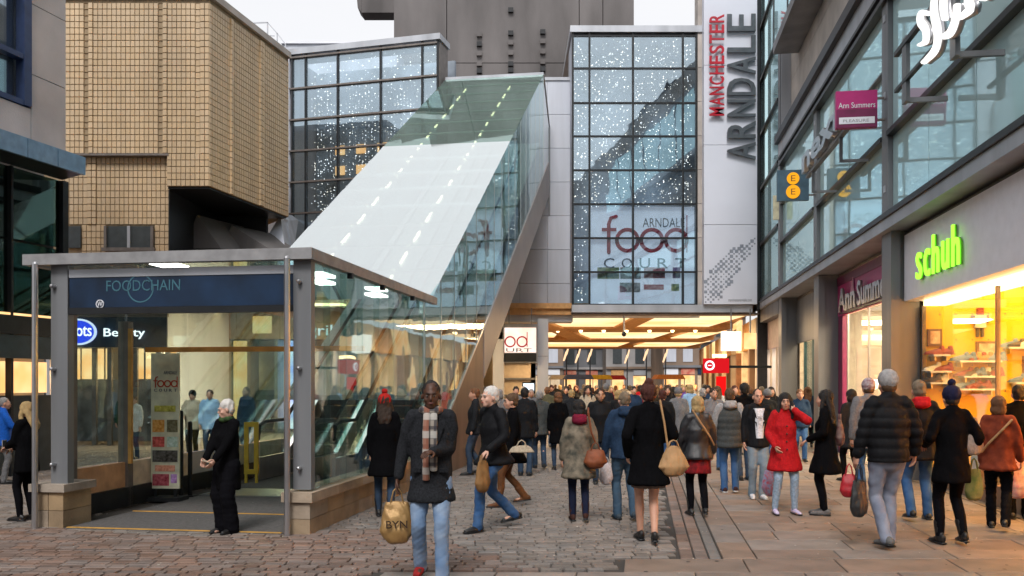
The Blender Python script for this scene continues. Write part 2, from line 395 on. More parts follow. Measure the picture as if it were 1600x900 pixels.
# stone upper storeys and projecting bay
yy = ext0
while yy < Y3:
    for z in (9.55, 11.3, 13.05, 14.8): MB().box(.301, .6, yy + .006, min(yy + 2.0, Y3 + .5) - .006, z + .006, z + 1.744).build('stone_panel', M_limestone, rb)
    yy += 2.0
MB().box(.6, 4, ext0, Y3 + .5, 9.3, 16.6).build('upper_wall', M_limestone, rb)
bay = MB().box(-.45, .3, 12, Y3 - 1.3, 11.72, 12.0).build('bay_window', M_metal, rb)
MB().box(-.43, .3, 12, Y3 - 1.3, 14.6, 14.8).build('bay_window', M_metal, rb)
for k in range(6):
    a = 12 + (Y3 - 13.3) / 6 * k; b = 12 + (Y3 - 13.3) / 6 * (k + 1)
    MB().box(-.42, -.39, a + .04, b - .04, 12.0, 14.6).build('pane', G_fac, bay); MB().box(-.44, .28, b - .04, b + .04, 12.0, 14.6).build('mullion', M_black, bay)
MB().box(.0, .305, Y3 + .02, Y3 + .61, 9.6, 16.6).build('corner_pier', M_metal_l, rb)
# tall glass strip by the pylon
for i, z in enumerate((4.83, 6.88, 8.93, 10.95, 12.95, 14.9)):
    MB().box(-.05, .1, Y3 + .62, YE - .25, z - .06, z + .04).build('transom', M_black, rb)
    MB().box(.03, .05, Y3 + .62, YE - 1.3, z + .04, z + 1.98).build('pane', G_fac, rb); MB().box(.03, .05, YE - 1.29, YE - .25, z + .04, z + 1.98).build('pane', G_fac, rb)
MB().box(-.1, .25, YE - .25, YE - .08, 0, 17).build('column', M_black, rb)
MB().box(-.02, .3, Y3 + .62, YE, 4.0, 4.46).build('fascia', M_metal, rb)
# interior behind first-floor glazing
MB().box(.50, .56, ext0, YE, 4.66, 9.2).build('glass_brightener', mat('pale_teal_brightener', (.74, .88, .90), .8, 0, .06, .6), rb)  # pale panel added close behind the glass only to brighten it
MB().box(.1, .49, ext0, YE, 9.0, 9.1).build('inner_ceiling', mat('inner_ceiling', (.6, .6, .6)), rb)
sp = MB()
def spark(mb_, x, y, z, r):
    mb_.add([(x - r, y, z), (x + r, y, z), (x, y - r, z), (x, y + r, z), (x, y, z - r), (x, y, z + r)],
            [(0, 3, 5), (3, 1, 5), (1, 2, 5), (2, 0, 5), (3, 0, 4), (1, 3, 4), (2, 1, 4), (0, 2, 4)])
for _ in range(520):
    a = random.uniform(9, 27); 
    if (a * .7) % 1 < .25: continue
    spark(sp, .18, a, random.choice([random.uniform(4.9, 6.0), random.uniform(6.4, 8.4)]), .008 + .0007 * a * .5)
sp.build('fairy_lights', E_fairy, rb, kind='stuff')
# shop party walls and shopfronts
def room(y0, y1, depth, wallm, backm, floorm=M_stone_b, h=4.38):
    MB().box(.55, depth, y1 - .04, y1, 0, h).build('end_wall', wallm, rb); MB().box(.55, depth, y0, y0 + .04, 0, h).build('end_wall', wallm, rb)
    MB().box(depth, depth + .1, y0, y1, 0, h).build('back_wall', backm, rb); MB().box(.35, depth, y0, y1, -.02, .012).build('shop_floor', floorm, rb)
room(8.5, Y1 - .03, 3.9, M_yellow, M_yellow)
room(Y1 + .64, Y2 - .03, 3.5, M_plaster, M_plaster)
room(Y2 + .64, Y3 - .03, 3.0, M_plaster, M_plaster)
room(Y3 + .64, YE, 3.0, M_plaster, M_plaster)
# shoe shop
MB().box(.22, .56, 4, Y1 - .02, 3.19, 4.36).build('shop_fascia', mat('lilac_white_fascia', (.88, .88, .95), .4, 0, .03), rb)
MB().box(.23, .50, 4, Y1 - .02, 4.365, 4.40).build('soffit', M_black, rb)
MB().box(.54, .9, 5, Y1 - .05, 3.10, 3.185).build('light_strip', E_warm, rb)
for a, b in ((Y1 - .10, Y1 - .03), (12.75, 12.78), (9.8, 9.83)):
    MB().box(.5, .56, a, b, .3, 3.1).build('window_mullion', M_frame, rb)
for a, b in ((12.79, Y1 - .11), (9.84, 12.74), (7.4, 9.79)):
    MB().box(.52, .535, a, b, .32, 3.09).build('shop_pane', G_clear, rb)
MB().box(.48, .7, 7.4, Y1 - .1, 0, .30).build('stall_riser', M_wood, rb)
g_ = mat('lime_letter_side', (.2, .6, .05)); E_lime = emis('lime_letters', (.36, 1.0, .06), 1.25)
sg = thing('shop_sign', 'glowing lime green schuh letters on the pale lilac fascia', 'sign', (4.48, 0, 0), -FA)
yy = 15.15 * FN; 
for ch, w, dy in (('s', .36, 0), ('c', .36, .42), ('h', .38, .84), ('u', .38, 1.29), ('h', .38, 1.74)):
    hh = .62 if ch == 'h' else .45
    text(ch, E_lime, sg, (.165, yy - dy - .1, 3.46), (0, -1, 0), (0, 0, 1), hh, w * .78, .03, 'letter')
    text(ch, g_, sg, (.20, yy - dy - .1, 3.46), (0, -1, 0), (0, 0, 1), hh, w * .78, .02, 'letter_back')
# second shop: magenta fascia with tall steel letters
MB().box(.46, .54, Y1 + .64, Y2 - .02, 3.40, 4.36).build('shop_fascia', M_magenta, rb)
MB().box(.44, .459, Y1 + .64, Y2 - .02, 4.15, 4.36).build('fascia_band', M_plum, rb)
MB().box(.47, .62, Y2 - .5, Y2 - .02, 0, 3.4).build('fascia_pier', M_plum, rb)
sg = thing('shop_sign', 'tall steel Ann Summers letters standing on the magenta fascia between two columns', 'sign', (4.48, 0, 0), -FA)
text('Ann', M_steel, sg, (.38, Y2 - .7, 3.45), (0, -1, 0), (0, 0, 1), .55, 1.7, .06, 'letters', bold=.02)
text('Summers', M_steel, sg, (.38, Y2 - 2.6, 3.45), (0, -1, 0), (0, 0, 1), .55, 2.9, .06, 'letters', bold=.02)
MB().box(.36, .44, Y1 + .8, Y2 - .6, 3.41, 3.44).build('sign_rail', M_black, sg)
fl = MB()
for (a, b, c_) in ((0, 0, .2), (.12, .22, .14), (-.1, .3, .12), (.05, .42, .1)): 
    V_, F_ = ell_np((.44, Y2 - 1.7 + a, 4.0 - b * .6), (.02, c_ * .5, c_)); fl.add(V_, F_)
fl.build('fascia_motif', mat('pink_motif', (.62, .30, .42)), rb)
for y_ in (Y2 - .9, Y2 - 2.9, Y1 + 1.0): MB().box(.5, .55, y_, y_ + .07, 0, 3.4).build('window_mullion', M_steel, rb)
MB().box(.52, .535, Y2 - 2.8, Y2 - .95, .1, 3.38).build('shop_pane', G_clear, rb); MB().box(.52, .535, Y1 + 1.1, Y2 - 2.95, .1, 3.38).build('shop_pane', G_clear, rb)
MB().box(.9, 1.7, Y2 - .085, Y2 - .045, .9, 2.6).build('poster', mat('flesh_poster', (.55, .33, .22), .5, col2=(.8, .7, .6), scale=2), rb)
# third shopfront: teal door
M_teal = mat('teal_frame', (.05, .12, .13), .4)
MB().box(.46, .54, Y2 + .64, Y3 - .02, 3.0, 4.36).build('shop_fascia', M_metal, rb)
text('us', M_steel, rb, (.40, Y2 + 2.2, 3.06), (0, -1, 0), (0, 0, 1), .4, 1.0, .05, 'letters')
for y_ in (Y2 + .7, Y2 + 2.0, Y2 + 3.4, Y2 + 4.7): MB().box(.48, .56, y_, y_ + .12, 0, 3.0).build('door_frame', M_teal, rb)
for y_ in (Y2 + .82, Y2 + 2.12, Y2 + 3.52): MB().box(.51, .525, y_ + .01, y_ + 1.17, 0.1, 2.98).build('shop_pane', G_clear, rb)
# fourth, at the corner of the covered walkway
MB().box(.25, .54, Y3 + .64, YE, 3.0, 3.99).build('shop_fascia', mat('mauve_fascia', (.36, .28, .30), .5), rb)
for y_ in (Y3 + 1.4, Y3 + 2.8, Y3 + 4.2): MB().box(.30, .5, y_, y_ + .45, 0, 3.0).build('pier', M_limestone, rb)
for a, b, m_ in ((Y3 + 1.86, Y3 + 2.79, E_white), (Y3 + 3.3, Y3 + 4.1, E_warm2)): MB().box(2.2, 2.3, a - .8, b + 1.2, .4, 2.8).build('lit_display', m_, rb)
lamp('shoe_shop_lamp', (4.48 + 2.0 + .143 * 12.6, 12.6, 4.2), 2.4, 420, (1, .60, .21), (0, R(-12), -FA), 6)
lamp('shoe_shop_lamp', (4.48 + 1.3 + .143 * 9.5, 9.5, 3.0), 1.2, 1100, (1, .44, .13), (0, R(-45), -FA), 3)
lamp('magenta_shop_lamp', (4.48 + 1.9 + .143 * 19, 19, 4.1), 1.6, 620, (1, .74, .48), (0, R(-12), -FA), 3)
lamp('teal_shop_lamp', (4.48 + 1.7 + .143 * 25.5, 25.5, 4.0), 1.4, 160, (1, .78, .5), (0, 0, -FA), 3)
lamp('corner_shop_lamp', (4.48 + 1.7 + .143 * 31, 31, 3.9), 1.4, 200, (1, .80, .62), (0, 0, -FA), 3)

# goods in the yellow shop, hung on the end wall that faces the street mouth
SHOE_M = [mat('shoe_' + str(i), c_, .6) for i, c_ in enumerate([(.7, .68, .62), (.25, .05, .04), (.07, .06, .06), (.35, .2, .1), (.7, .3, .12), (.12, .2, .35)])]
for m__, nm in zip(SHOE_M, ('cream', 'maroon', 'black', 'tan', 'orange', 'blue')): m__.name = nm + '_shoe_leather'
def shoe_mesh():
    mb_ = MB(); V_, F_ = tube_np([(0, -.11, .035), (0, -.04, .04), (0, .05, .032), (0, .12, .022)], [(.03, .04), (.034, .05), (.036, .034), (.028, .022)], 8, side=(1, 0, 0)); mb_.add(V_, F_)
    V_, F_ = tube_np([(0, -.09, .05), (0, -.085, .10)], [(.03, .04), (.03, .035)], 8, side=(1, 0, 0)); mb_.add(V_, F_); mb_.slab(-.038, .038, -.145, .15, 0, .014, .004)
    return mb_
shoe_me = []
for m_ in SHOE_M:
    me_ = shoe_mesh().mesh('shoe'); me_.materials.append(m_); me_.shade_smooth(); shoe_me.append(me_)
EW = Y1 - .075      # face of the end wall
def wx(pxx, Yw=15.75):   # local x on end wall from photo column
    return (XX(pxx, Yw) - 4.48 - .143 * Yw) * FN + .0
def shelf(x0, x1, z, label, m=M_white, shoes=3, box=None, words=None):
    t = thing('wall_shelf', label, 'shelf', (4.48, 0, 0), -FA, 'shelves on the yellow shop wall')
    MB().box(x0, x1, EW - .30, EW, z, z + .03).build('board', m, t)
    for xx in (x0 + .03, x1 - .05): MB().box(xx, xx + .02, EW - .25, EW, z - .08, z - .001).build('bracket', M_steel, t)
    for k in range(shoes):
        xs = x0 + (x1 - x0) * (k + .5) / shoes
        o = link('shoe', random.choice(shoe_me), t, (xs, EW - .16, z + .0301)); o.rotation_euler.z = R(90 + random.uniform(-25, 25)); o.scale = (1.25,) * 3
    return t
shelf(wx(1447), wx(1478), HH(600, 15.4), 'short white shelf with a row of shoes low on the left of the yellow wall', shoes=3)
shelf(wx(1447), wx(1478), HH(582, 15.4), 'short white shelf with shoes just above the low left shelf', shoes=2)
shelf(wx(1490), wx(1550), HH(566, 15.4), 'long white shelf with many shoes in the middle of the yellow wall', shoes=7)
shelf(wx(1488), wx(1540), HH(610, 15.4), 'lower middle white shelf with boots behind the shoppers heads', shoes=5)
shelf(wx(1452), wx(1476), HH(556, 15.4), 'small white shelf just under the square brown picture on the yellow wall', shoes=2)
shelf(wx(1496), wx(1546), HH(590, 15.4), 'long shelf of shoes between the upper and lower middle shelves', shoes=6)
shelf(wx(1560), wx(1600), HH(545, 15.4), 'high white shelf to the right of the dark framed picture', shoes=4)
shelf(wx(1570), wx(1625), HH(600, 15.4), 'white shelf at the right end of the yellow wall beside the red counter', shoes=4)
def framed(x0, x1, y0, y1, label, c1, c2):
    t = thing('wall_picture', label, 'picture', (4.48, 0, 0), -FA)
    z0, z1 = HH(y1, 15.6), HH(y0, 15.6); a, b = wx(x0), wx(x1)
    MB().box(a, b, EW - .05, EW, z0, z1).build('frame', mat('brown_frame', (.2, .1, .05)), t)
    MB().box(a + .04, b - .04, EW - .06, EW - .051, z0 + .04, z1 - .04).build('print', mat('print', c1, .5, col2=c2, scale=7), t)
framed(1450, 1471, 513, 540, 'small square brown framed picture on the left of the yellow wall', (.35, .12, .05), (.8, .7, .5))
framed(1521, 1552, 533, 563, 'wide dark framed picture above the long shoe shelf', (.75, .7, .55), (.1, .06, .04))
framed(1588, 1620, 556, 590, 'orange and cream picture on the right of the yellow wall', (.6, .15, .05), (.8, .7, .5))
t = thing('wall_figure', 'small red faced robot figure hanging on the yellow wall', 'figure', (4.48, 0, 0), -FA)
a = wx(1522); z = HH(492, 15.6)
MB().box(a, a + .10, EW - .08, EW, z, z + .13).build('head', SHOE_M[1], t); MB().box(a - .04, a + .14, EW - .08, EW, z - .22, z - .005).build('body', SHOE_M[0], t)
for q in (-.09, .15): MB().box(a + q, a + q + .04, EW - .06, EW, z - .14, z).build('arm', SHOE_M[2], t)
for q in (-.01, .07): MB().box(a + q, a + q + .04, EW - .06, EW, z - .38, z - .225).build('leg', SHOE_M[2], t)
t = thing('shop_counter', 'dark red counter at the back right of the yellow shoe shop', 'counter', (4.48, 0, 0), -FA)
MB().box(wx(1555), wx(1555) + 1.4, EW - .9, EW - .35, 0.012, 1.35).build('body', M_red, t); MB().box(wx(1555) - .03, wx(1555) + 1.43, EW - .95, EW - .32, 1.352, 1.39).build('top', M_black, t)
for k in range(4):
    t = thing('display_table', 'low lit white display plinth with shoes ' + ['nearest the shop door', 'second from the shop door', 'third from the shop door by the window', 'furthest from the shop door by the window'][k], 'display table', (4.48, 0, 0), -FA)
    a = 9.9 + k * 1.35; MB().box(.85, 1.35, a, a + .8, .012, .9 - .1 * (k % 2)).build('plinth', M_white, t)
    for q in range(4):
        o = link('shoe', random.choice(shoe_me), t, (1.0 + .2 * (q % 2), a + .15 + .17 * q, .9 - .1 * (k % 2) + .001)); o.rotation_euler.z = R(random.uniform(0, 360)); o.scale = (1.2,) * 3
dots = MB()
for i in range(14):
    for j in range(7): spark(dots, .8 + i * .27, EW - .004, .7 + j * .45, .014)
dots.build('peg_studs', M_frame, rb, kind='stuff')

# blade signs and bracketed letters on the facade
def blade(label, cat, Ya, p0, p1, q0, q1, th=.12):
    t = thing('projecting_sign', label, cat, (4.48, 0, 0), -FA)
    x1 = -.05 - .12; w = (p1 - p0) / F * Ya; z1 = HH(q0, Ya); z0 = HH(q1, Ya)
    for z in (z0 + .12, z1 - .16): MB().box(x1, -.03, Ya * FN - .02, Ya * FN + .02, z, z + .04).build('bracket', M_frame, t)
    return t, x1 - w, x1, z0, z1, Ya * FN
t, a, b, z0, z1, yy = blade('magenta Ann Summers blade sign with a white strip, bracketed to the nearest upright', 'sign', 16.3, 1315, 1377, 141, 199)
MB().box(a, b, yy - .06, yy + .06, z0, z1).build('panel', M_magenta, t)
MB().box(a + .005, b - .005, yy - .068, yy - .061, z0 + .005, z0 + (z1 - z0) * .5).build('lower_panel', M_plum, t)
MB().box(a + .05, b - .05, yy - .075, yy - .069, z0 + .07, z0 + .19).build('white_strip', M_white, t)
text('Ann Summers', M_white, t, (a + .04, yy - .069, z0 + (z1 - z0) * .53), (1, 0, 0), (0, 0, 1), .10, b - a - .08, .006)
text('PLEASURE', mat('grey_print', (.3, .3, .33)), t, (a + .12, yy - .0755, z0 + .10), (1, 0, 0), (0, 0, 1), .05, .45, .003)
t, a, b, z0, z1, yy = blade('dark slate blade sign with orange figure eight emblem, on the second upright', 'sign', 22.9, 1224, 1272, 265, 313)
MB().box(a, b, yy - .06, yy + .06, z0, z1).build('panel', mat('slate_panel', (.06, .12, .17), .4), t)
M_or = emis('orange_emblem', (1, .42, .02), .75); zc = (z0 + z1) / 2; xc = (a + b) / 2
for dz, r in ((.17, .155), (-.17, .175)):
    n_ = 20; MB().prism([(xc + r * math.cos(q * 2 * math.pi / n_), yy - .085, zc + dz + r * math.sin(q * 2 * math.pi / n_)) for q in range(n_)][::-1], (0, .024, 0)).build('emblem_disc', M_or, t)
    text('E', mat('slate_letter', (.25, .12, .03)), t, (xc - .055, yy - .086, zc + dz - .075), (1, 0, 0), (0, 0, 1), .15, .11, .004)
t = thing('projecting_sign', 'small cream plate standing off the far upright below the slate sign', 'sign', (4.48, 0, 0), -FA)
MB().box(-.24, -.06, Y3 + .1, Y3 + .16, HH(343, 28.5), HH(305, 28.5)).build('panel', mat('cream_plate', (.75, .7, .5)), t)
# bracketed steel letter sign above the second sign
def fpt(pxx, pyy, off):                       # point on a plane parallel to the facade, 'off' in front of it (local coords)
    a_ = 4.48 - off * FN; Y_ = 1400 * a_ / (pxx - 1000); return (-off, Y_ * FN - off * .143, HH(pyy, Y_))
t = thing('shop_sign', 'row of grey steel letters on a long bracket in front of the first floor glass', 'sign', (4.48, 0, 0), -FA)
A_ = fpt(1262, 262, .55); B_ = fpt(1330, 205, .55)
z_ = A_[2] - .18; L = A_[1] - B_[1]
MB().box(-.60, -.50, B_[1], A_[1], z_ - .07, z_).build('rail', M_metal, t)
text('next', M_steel, t, (-.60, A_[1] - .05, z_ + .01), (0, -1, 0), (0, 0, 1), .50, L * .95, .10, 'letters', bold=.03)
for q in (.15, .8):
    yb = A_[1] - L * q; m_ = MB(); m_.box(-.58, -.52, yb - .03, yb + .03, z_ - .55, z_ - .07); m_.box(-.52, -.03, yb - .03, yb + .03, z_ - .55, z_ - .50); m_.build('bracket', M_metal, t)
# big white illuminated script sign, top right
t = thing('shop_sign', 'large white lit script letters on brackets at the top right of the glass facade', 'sign', (4.48, 0, 0), -FA)
OFF = .7
E_scr = emis('script_white', (1, .97, .92), 1.05)
def stroke(pts, w, name='letter'):
    P = [Vector(fpt(a_, b_, OFF)) for a_, b_ in pts]
    Q = []
    for i in range(len(P) - 1):
        for k in range(4):
            p0 = P[max(i - 1, 0)]; p1 = P[i]; p2 = P[i + 1]; p3 = P[min(i + 2, len(P) - 1)]; u = k / 4
            Q.append(.5 * ((2 * p1) + (p2 - p0) * u + (2 * p0 - 5 * p1 + 4 * p2 - p3) * u * u + (3 * p1 - p0 - 3 * p2 + p3) * u ** 3))
    Q.append(P[-1]); n = len(Q)
    ww = [(w * .27 * (.30 + .70 * math.sin(math.pi * min(max(i / (n - 1), .06), .94))), .05) for i in range(n)]
    V_, F_ = tube_np(Q, [(b_, a_) for a_, b_ in ww], 8, side=(1, 0, 0)); MB().add(V_, F_).build(name, E_scr, t, smooth=True)
    V_, F_ = tube_np([q + Vector((.07, 0, 0)) for q in Q], [(b_, a_ * 1.15) for a_, b_ in ww], 8, side=(1, 0, 0)); MB().add(V_, F_).build(name + '_return', M_steel, t, smooth=True)
stroke([(1451, 22), (1440, 20), (1438, 34), (1446, 46), (1447, 64), (1438, 70)], .20)
stroke([(1462, -10), (1459, 18), (1465, 52), (1461, 78), (1444, 97)], .26)
stroke([(1476, -16), (1474, 8), (1477, 30)], .20)
stroke([(1496, 8), (1493, 30), (1484, 52), (1470, 58)], .22)
stroke([(1516, -26), (1513, 2), (1516, 14), (1500, 28)], .22)
stroke([(1552, -50), (1546, -12), (1534, -2)], .2)
for p_ in ((1412, 150), (1488, 78)):
    q_ = fpt(p_[0], p_[1], OFF - .08); m_ = MB(); m_.box(q_[0], q_[0] + .06, q_[1] - .1, q_[1] + .1, q_[2] - .1, q_[2] + .85); m_.box(q_[0] + .06, -.02, q_[1] - .03, q_[1] + .03, q_[2] - .1, q_[2] - .03); m_.build('bracket', M_metal, t)
a_ = fpt(1400, 86, OFF - .1); b_ = fpt(1510, -20, OFF - .1); MB().bar(a_, (a_[0], b_[1], a_[2]), .07, .07).build('rail', M_black, t)
a_ = fpt(1400, 143, OFF - .1); MB().bar(a_, (a_[0], b_[1], a_[2]), .06, .05).build('rail', M_black, t)
# ---------------------------------------------------------------- right glass tower with food court graphic
TY = 33.0
gt = thing('glass_tower', 'glass fronted stair tower with food court graphic, left of the white letter pylon', 'building', (0, TY, 0), 0)
tx = [XX(p, TY) for p in (895, 921, 989, 1067, 1088)]
tz = [HH(q, TY) for q in (56, 107, 161, 213, 266, 319, 372, 425, 476)]
for i in range(4):
    for j in range(8):
        MB().box(tx[i] + .03, tx[i + 1] - .03, 0, .03, tz[j + 1] + .03, tz[j] - .03).build('pane', G_tower, gt)
for x_ in tx: MB().box(x_ - .035, x_ + .035, -.05, .10, tz[8] - .02, tz[0] + .1).build('mullion', M_black, gt)
for z_ in tz: MB().box(tx[0] + .04, tx[4] + .0, -.04, .09, z_ - .03, z_ + .03).build('transom', M_black, gt)
MB().box(tx[0] - .1, tx[4] + .3, -.12, 5, tz[0] + .105, tz[0] + .34).build('coping', M_metal_l, gt)
MB().box(tx[0] - .05, tx[4] + 2.0, -.25, .3, tz[8] - .30, tz[8] - .025).build('base_band', M_metal_l, gt)
MB().box(tx[0] - .05, tx[4] + 2.3, -.10, .6, 4.27, tz[8] - .31).build('soffit_edge', M_frame, gt)
M_in = mat('tower_interior', (.36, .42, .50), .7, 0, .5, .5)
MB().box(tx[0], tx[4] + .5, 1.8, 2.0, 4.3, 14.6).build('inner_wall', M_in, gt)
MB().box(tx[0] - .03, tx[0] + .05, .1, 2.0, 4.3, 14.6).build('side_wall', M_panel, gt)
MB().box(tx[0], tx[4], .1, 1.8, 4.28, 4.36).build('tower_floor', M_panel, gt)
MB().box(tx[0], tx[4], .1, 1.8, 14.5, 14.6).build('inner_ceiling', M_panel, gt)
sp = MB()
for i in range(4):
    for j in range(8):
        w_ = tx[i + 1] - tx[i]; n_ = int(78 * w_ / 1.6 * (1.15 if j < 5 else .8))
        for _ in range(n_):
            spark(sp, min(max(round(random.uniform(tx[i] + .1, tx[i + 1] - .1) / .13) * .13 + random.uniform(-.015, .015), tx[i] + .05), tx[i + 1] - .05), random.choice([.16, .4, .75]), random.uniform(tz[j + 1] + .05, tz[j] - .05), random.choice([.010, .013, .017, .024]))
sp.build('fairy_lights', E_fairy, gt, kind='stuff')
# the food court graphic, a film hung behind the lower panes
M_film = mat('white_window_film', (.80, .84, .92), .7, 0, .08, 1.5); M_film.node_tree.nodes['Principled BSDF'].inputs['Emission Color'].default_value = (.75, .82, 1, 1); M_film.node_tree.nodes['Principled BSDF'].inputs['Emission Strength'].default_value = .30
gx0, gx1 = XX(922, TY), XX(1086, TY); gz0, gz1 = HH(474, TY), HH(322, TY)
bn = MB().box(gx0, gx1, .135, .15, gz0, gz1).build('graphic_film', M_film, gt)
M_fr = mat('food_red', (.45, .02, .05)); M_gr = mat('court_grey', (.12, .14, .18))
def ring(mb_, x, y, z, ro, ri, th, n=28, sx=1):
    V_ = []; 
    for q in range(n):
        a_ = 2 * math.pi * q / n
        for r_ in (ro, ri):
            for yy_ in (y, y + th): V_.append((x + sx * r_ * math.cos(a_), yy_, z + r_ * math.sin(a_)))
    F_ = []
    for q in range(n):
        p_ = (q + 1) % n; A = q * 4; B = p_ * 4
        F_ += [(A, B, B + 2, A + 2), (A, A + 1, B + 1, B), (A + 2, B + 2, B + 3, A + 3), (A + 1, A + 3, B + 3, B + 1)]
    mb_.add(V_, F_)
def foodlogo(parent, X0, z0, k, y, th, mr, mg, court=True, face=-1):
    """the word food in thin round letters: k = height of an o; letters left to right from X0"""
    r = k / 2; t_ = k * .15
    m_ = MB(); m_.tube([(X0 + .30 * k, y, z0), (X0 + .30 * k, y, z0 + 1.15 * k), (X0 + .38 * k, y, z0 + 1.38 * k), (X0 + .6 * k, y, z0 + 1.45 * k)], t_ / 2, 6); m_.bar((X0 + .02 * k, y, z0 + .92 * k), (X0 + .6 * k, y, z0 + .92 * k), t_, t_ * .8)
    m_.build('letter_f', mr, parent)
    for i in range(3):
        m_ = MB(); cx_ = X0 + k * (1.05 + i * .98); ring(m_, cx_, y, z0 + r, r, r - t_, th)
        if i == 2: m_.bar((cx_ + r - t_ / 2, y + th / 2, z0), (cx_ + r - t_ / 2, y + th / 2, z0 + 1.5 * k), t_, th)
        m_.build('letter_' + ('d' if i == 2 else 'o'), mr, parent)
    if court:
        for i, ch in enumerate('COURT'): text(ch, mg, parent, (X0 + .1 * k + i * .72 * k, y + th, z0 - .62 * k), (1, 0, 0), (0, 0, 1), .40 * k, .42 * k, th, 'letter')
kx = .92
foodlogo(bn, XX(940, TY), HH(394, TY), kx, .115, .02, M_fr, M_gr)
text('ARNDALE', M_gr, bn, (XX(1005, TY), .137, HH(354, TY)), (1, 0, 0), (0, 0, 1), .34, 1.55, .01)
lg = [mat(n_, c_, .6, col2=d_, scale=9) for n_, c_, d_ in (('green_logo', (.04, .16, .10), (.5, .5, .2)), ('grey_logo', (.10, .12, .14), (.45, .45, .45)), ('red_logo', (.45, .04, .07), (.7, .4, .4)), ('purple_logo', (.2, .08, .3), (.4, .3, .5)))]
for (a, b, c_, d_, m_) in ((934, 968, 417, 435, 0), (970, 1002, 417, 435, 1), (1007, 1040, 417, 434, 2), (1052, 1064, 417, 434, 3), (969, 1001, 441, 456, 1), (1007, 1038, 444, 452, 2), (1050, 1062, 443, 454, 0)):
    MB().box(XX(a, TY), XX(b, TY), .12, .138, HH(d_, TY), HH(c_, TY)).build('logo_patch', lg[m_], bn)
# pale pier between tower and pylon, panels
for k in range(10):
    z0_ = 4.6 + k * 1.25
    MB().box(tx[4] + .04, XX(1100, TY), -.06, .5, z0_ + .008, z0_ + 1.242).build('pier_panel', M_limestone, gt)
# ---------------------------------------------------------------- white pylon with the big upright name
PY = 32.6
py_ = thing('sign_pylon', 'tall white panelled pylon carrying the upright words MANCHESTER ARNDALE', 'sign', (0, PY, 0), 0)
a, b = XX(1100, PY), XX(1183, PY)
M_pyl = mat('pylon_white', (.62, .65, .74), .4, 0, .04, .5)
for k in range(5): MB().box(a, b, 0, .5, 4.62 + k * 2.9 + .008, 4.62 + (k + 1) * 2.9 - .008).build('face_panel', M_pyl, py_)
MB().box(b + .01, b + .12, .05, .5, 4.4, 19).build('edge_post', M_black, py_)
M_ltr = mat('dark_grey_letters', (.10, .11, .125), .35, .5)
n_ = 7; zt = HH(19, PY); zb = HH(252, PY); hgt = (zt - zb) / n_
xl, xr = XX(1135, PY), XX(1179, PY)
def vtext(s_, x_right, width, z0, z1, m_, m_back, off):
    n = len(s_); st = (z1 - z0) / n
    ws = {'I': .5}
    for i, ch in enumerate(s_):
        text(ch, m_, py_, (x_right, -off, z0 + i * st + .03), (0, 0, 1), (-1, 0, 0), width, st * .80, .05, 'letter', bold=.012)
        (text(ch, m_back, py_, (x_right, -off + .055, z0 + i * st + .03), (0, 0, 1), (-1, 0, 0), width, st * .84, .05, 'letter_back', bold=.005) if m_back is not m_ else None)
vtext('ARNDALE', xr, xr - xl, zb, zt, M_ltr, M_metal, .12)
xl, xr = XX(1107, PY), XX(1130, PY)
M_rl = mat('red_letters', (.45, .012, .03), .35)
vtext('MANCHESTER', xr, xr - xl, HH(184, PY), HH(23, PY), M_rl, M_rl, .12)
dm = MB()
for i in range(20):
    for j in range(34):
        u, v = i / 19, j / 33; cx_ = a + .06 + u * (b - a - .15); cz = HH(472, PY) + v * 3.05
        d_ = abs(v - (.10 + u * .62)) - .16 - .08 * math.sin(u * 5)
        if d_ > 0 or (i + j) % 2: continue
        s_ = random.choice([.025, .035, .045, .055, .03]) * (1.2 + d_ * 1.5)
        dm.box(cx_ - s_, cx_ + s_, -.005, .002, cz - s_, cz + s_)
dm.build('square_dot_pattern', mat('dot_grey', (.24, .27, .33)), py_, kind='stuff')
text('manchesterarndale.com', M_metal, py_, (XX(1138, PY), -.002, HH(471, PY)), (1, 0, 0), (0, 0, 1), .11, .85, .004)

# ---------------------------------------------------------------- left glass tower (turned a little)
LA = math.atan2(-1, 3.68)
lt = thing('glass_tower', 'angled glass box tower full of fairy lights beside the tan tiled building', 'building', (XX(455, 34), 34, 0), LA)
Lw = math.hypot(XX(684, 32.45) - XX(455, 34), 1.55)
def lx(p): # photo column -> local x on the face
    X0_, Y0_ = XX(455, 34), 34; k = (p - 800) / F
    t_ = (k * Y0_ - X0_) / (math.cos(LA) - k * math.sin(LA)); return t_
mx_ = [lx(p) for p in (457, 478, 528, 595, 660, 684)]
mz = [14.07 - 1.18 * i for i in range(8)]
for i in range(5):
    for j in range(7):
        MB().box(mx_[i] + .03, mx_[i + 1] - .03, 0, .03, mz[j + 1] + .03, mz[j] - .03).build('pane', G_tower, lt)
for x_ in mx_: MB().box(x_ - .03, x_ + .03, -.06, .10, 4.4, mz[0] + .1).build('mullion', M_black, lt)
for z_ in mz: MB().box(mx_[0] - .1, mx_[5], -.10, .08, z_ - .03, z_ + .03).build('transom', M_frame, lt)
MB().box(-.35, Lw + .12, -.12, 1.0, mz[0] + .105, mz[0] + .32).build('coping', M_metal_l, lt)
MB().box(mx_[0], Lw, 1.9, 2.05, 4, 14.1).build('inner_wall', M_in, lt)
MB().box(Lw - .03, Lw + .05, .05, .95, 4, mz[0] + .1).build('side_wall', M_frame, lt)
MB().box(-.05, .03, .05, 4.2, 4, mz[0] + .1).build('side_wall', M_panel, lt)
for k in range(8): MB().box(-.62, -.06, -.02, .5, 4.2 + k * 1.25 + .01, 4.2 + (k + 1) * 1.25 - .01).build('pier_panel', M_panel, lt)
sp = MB()
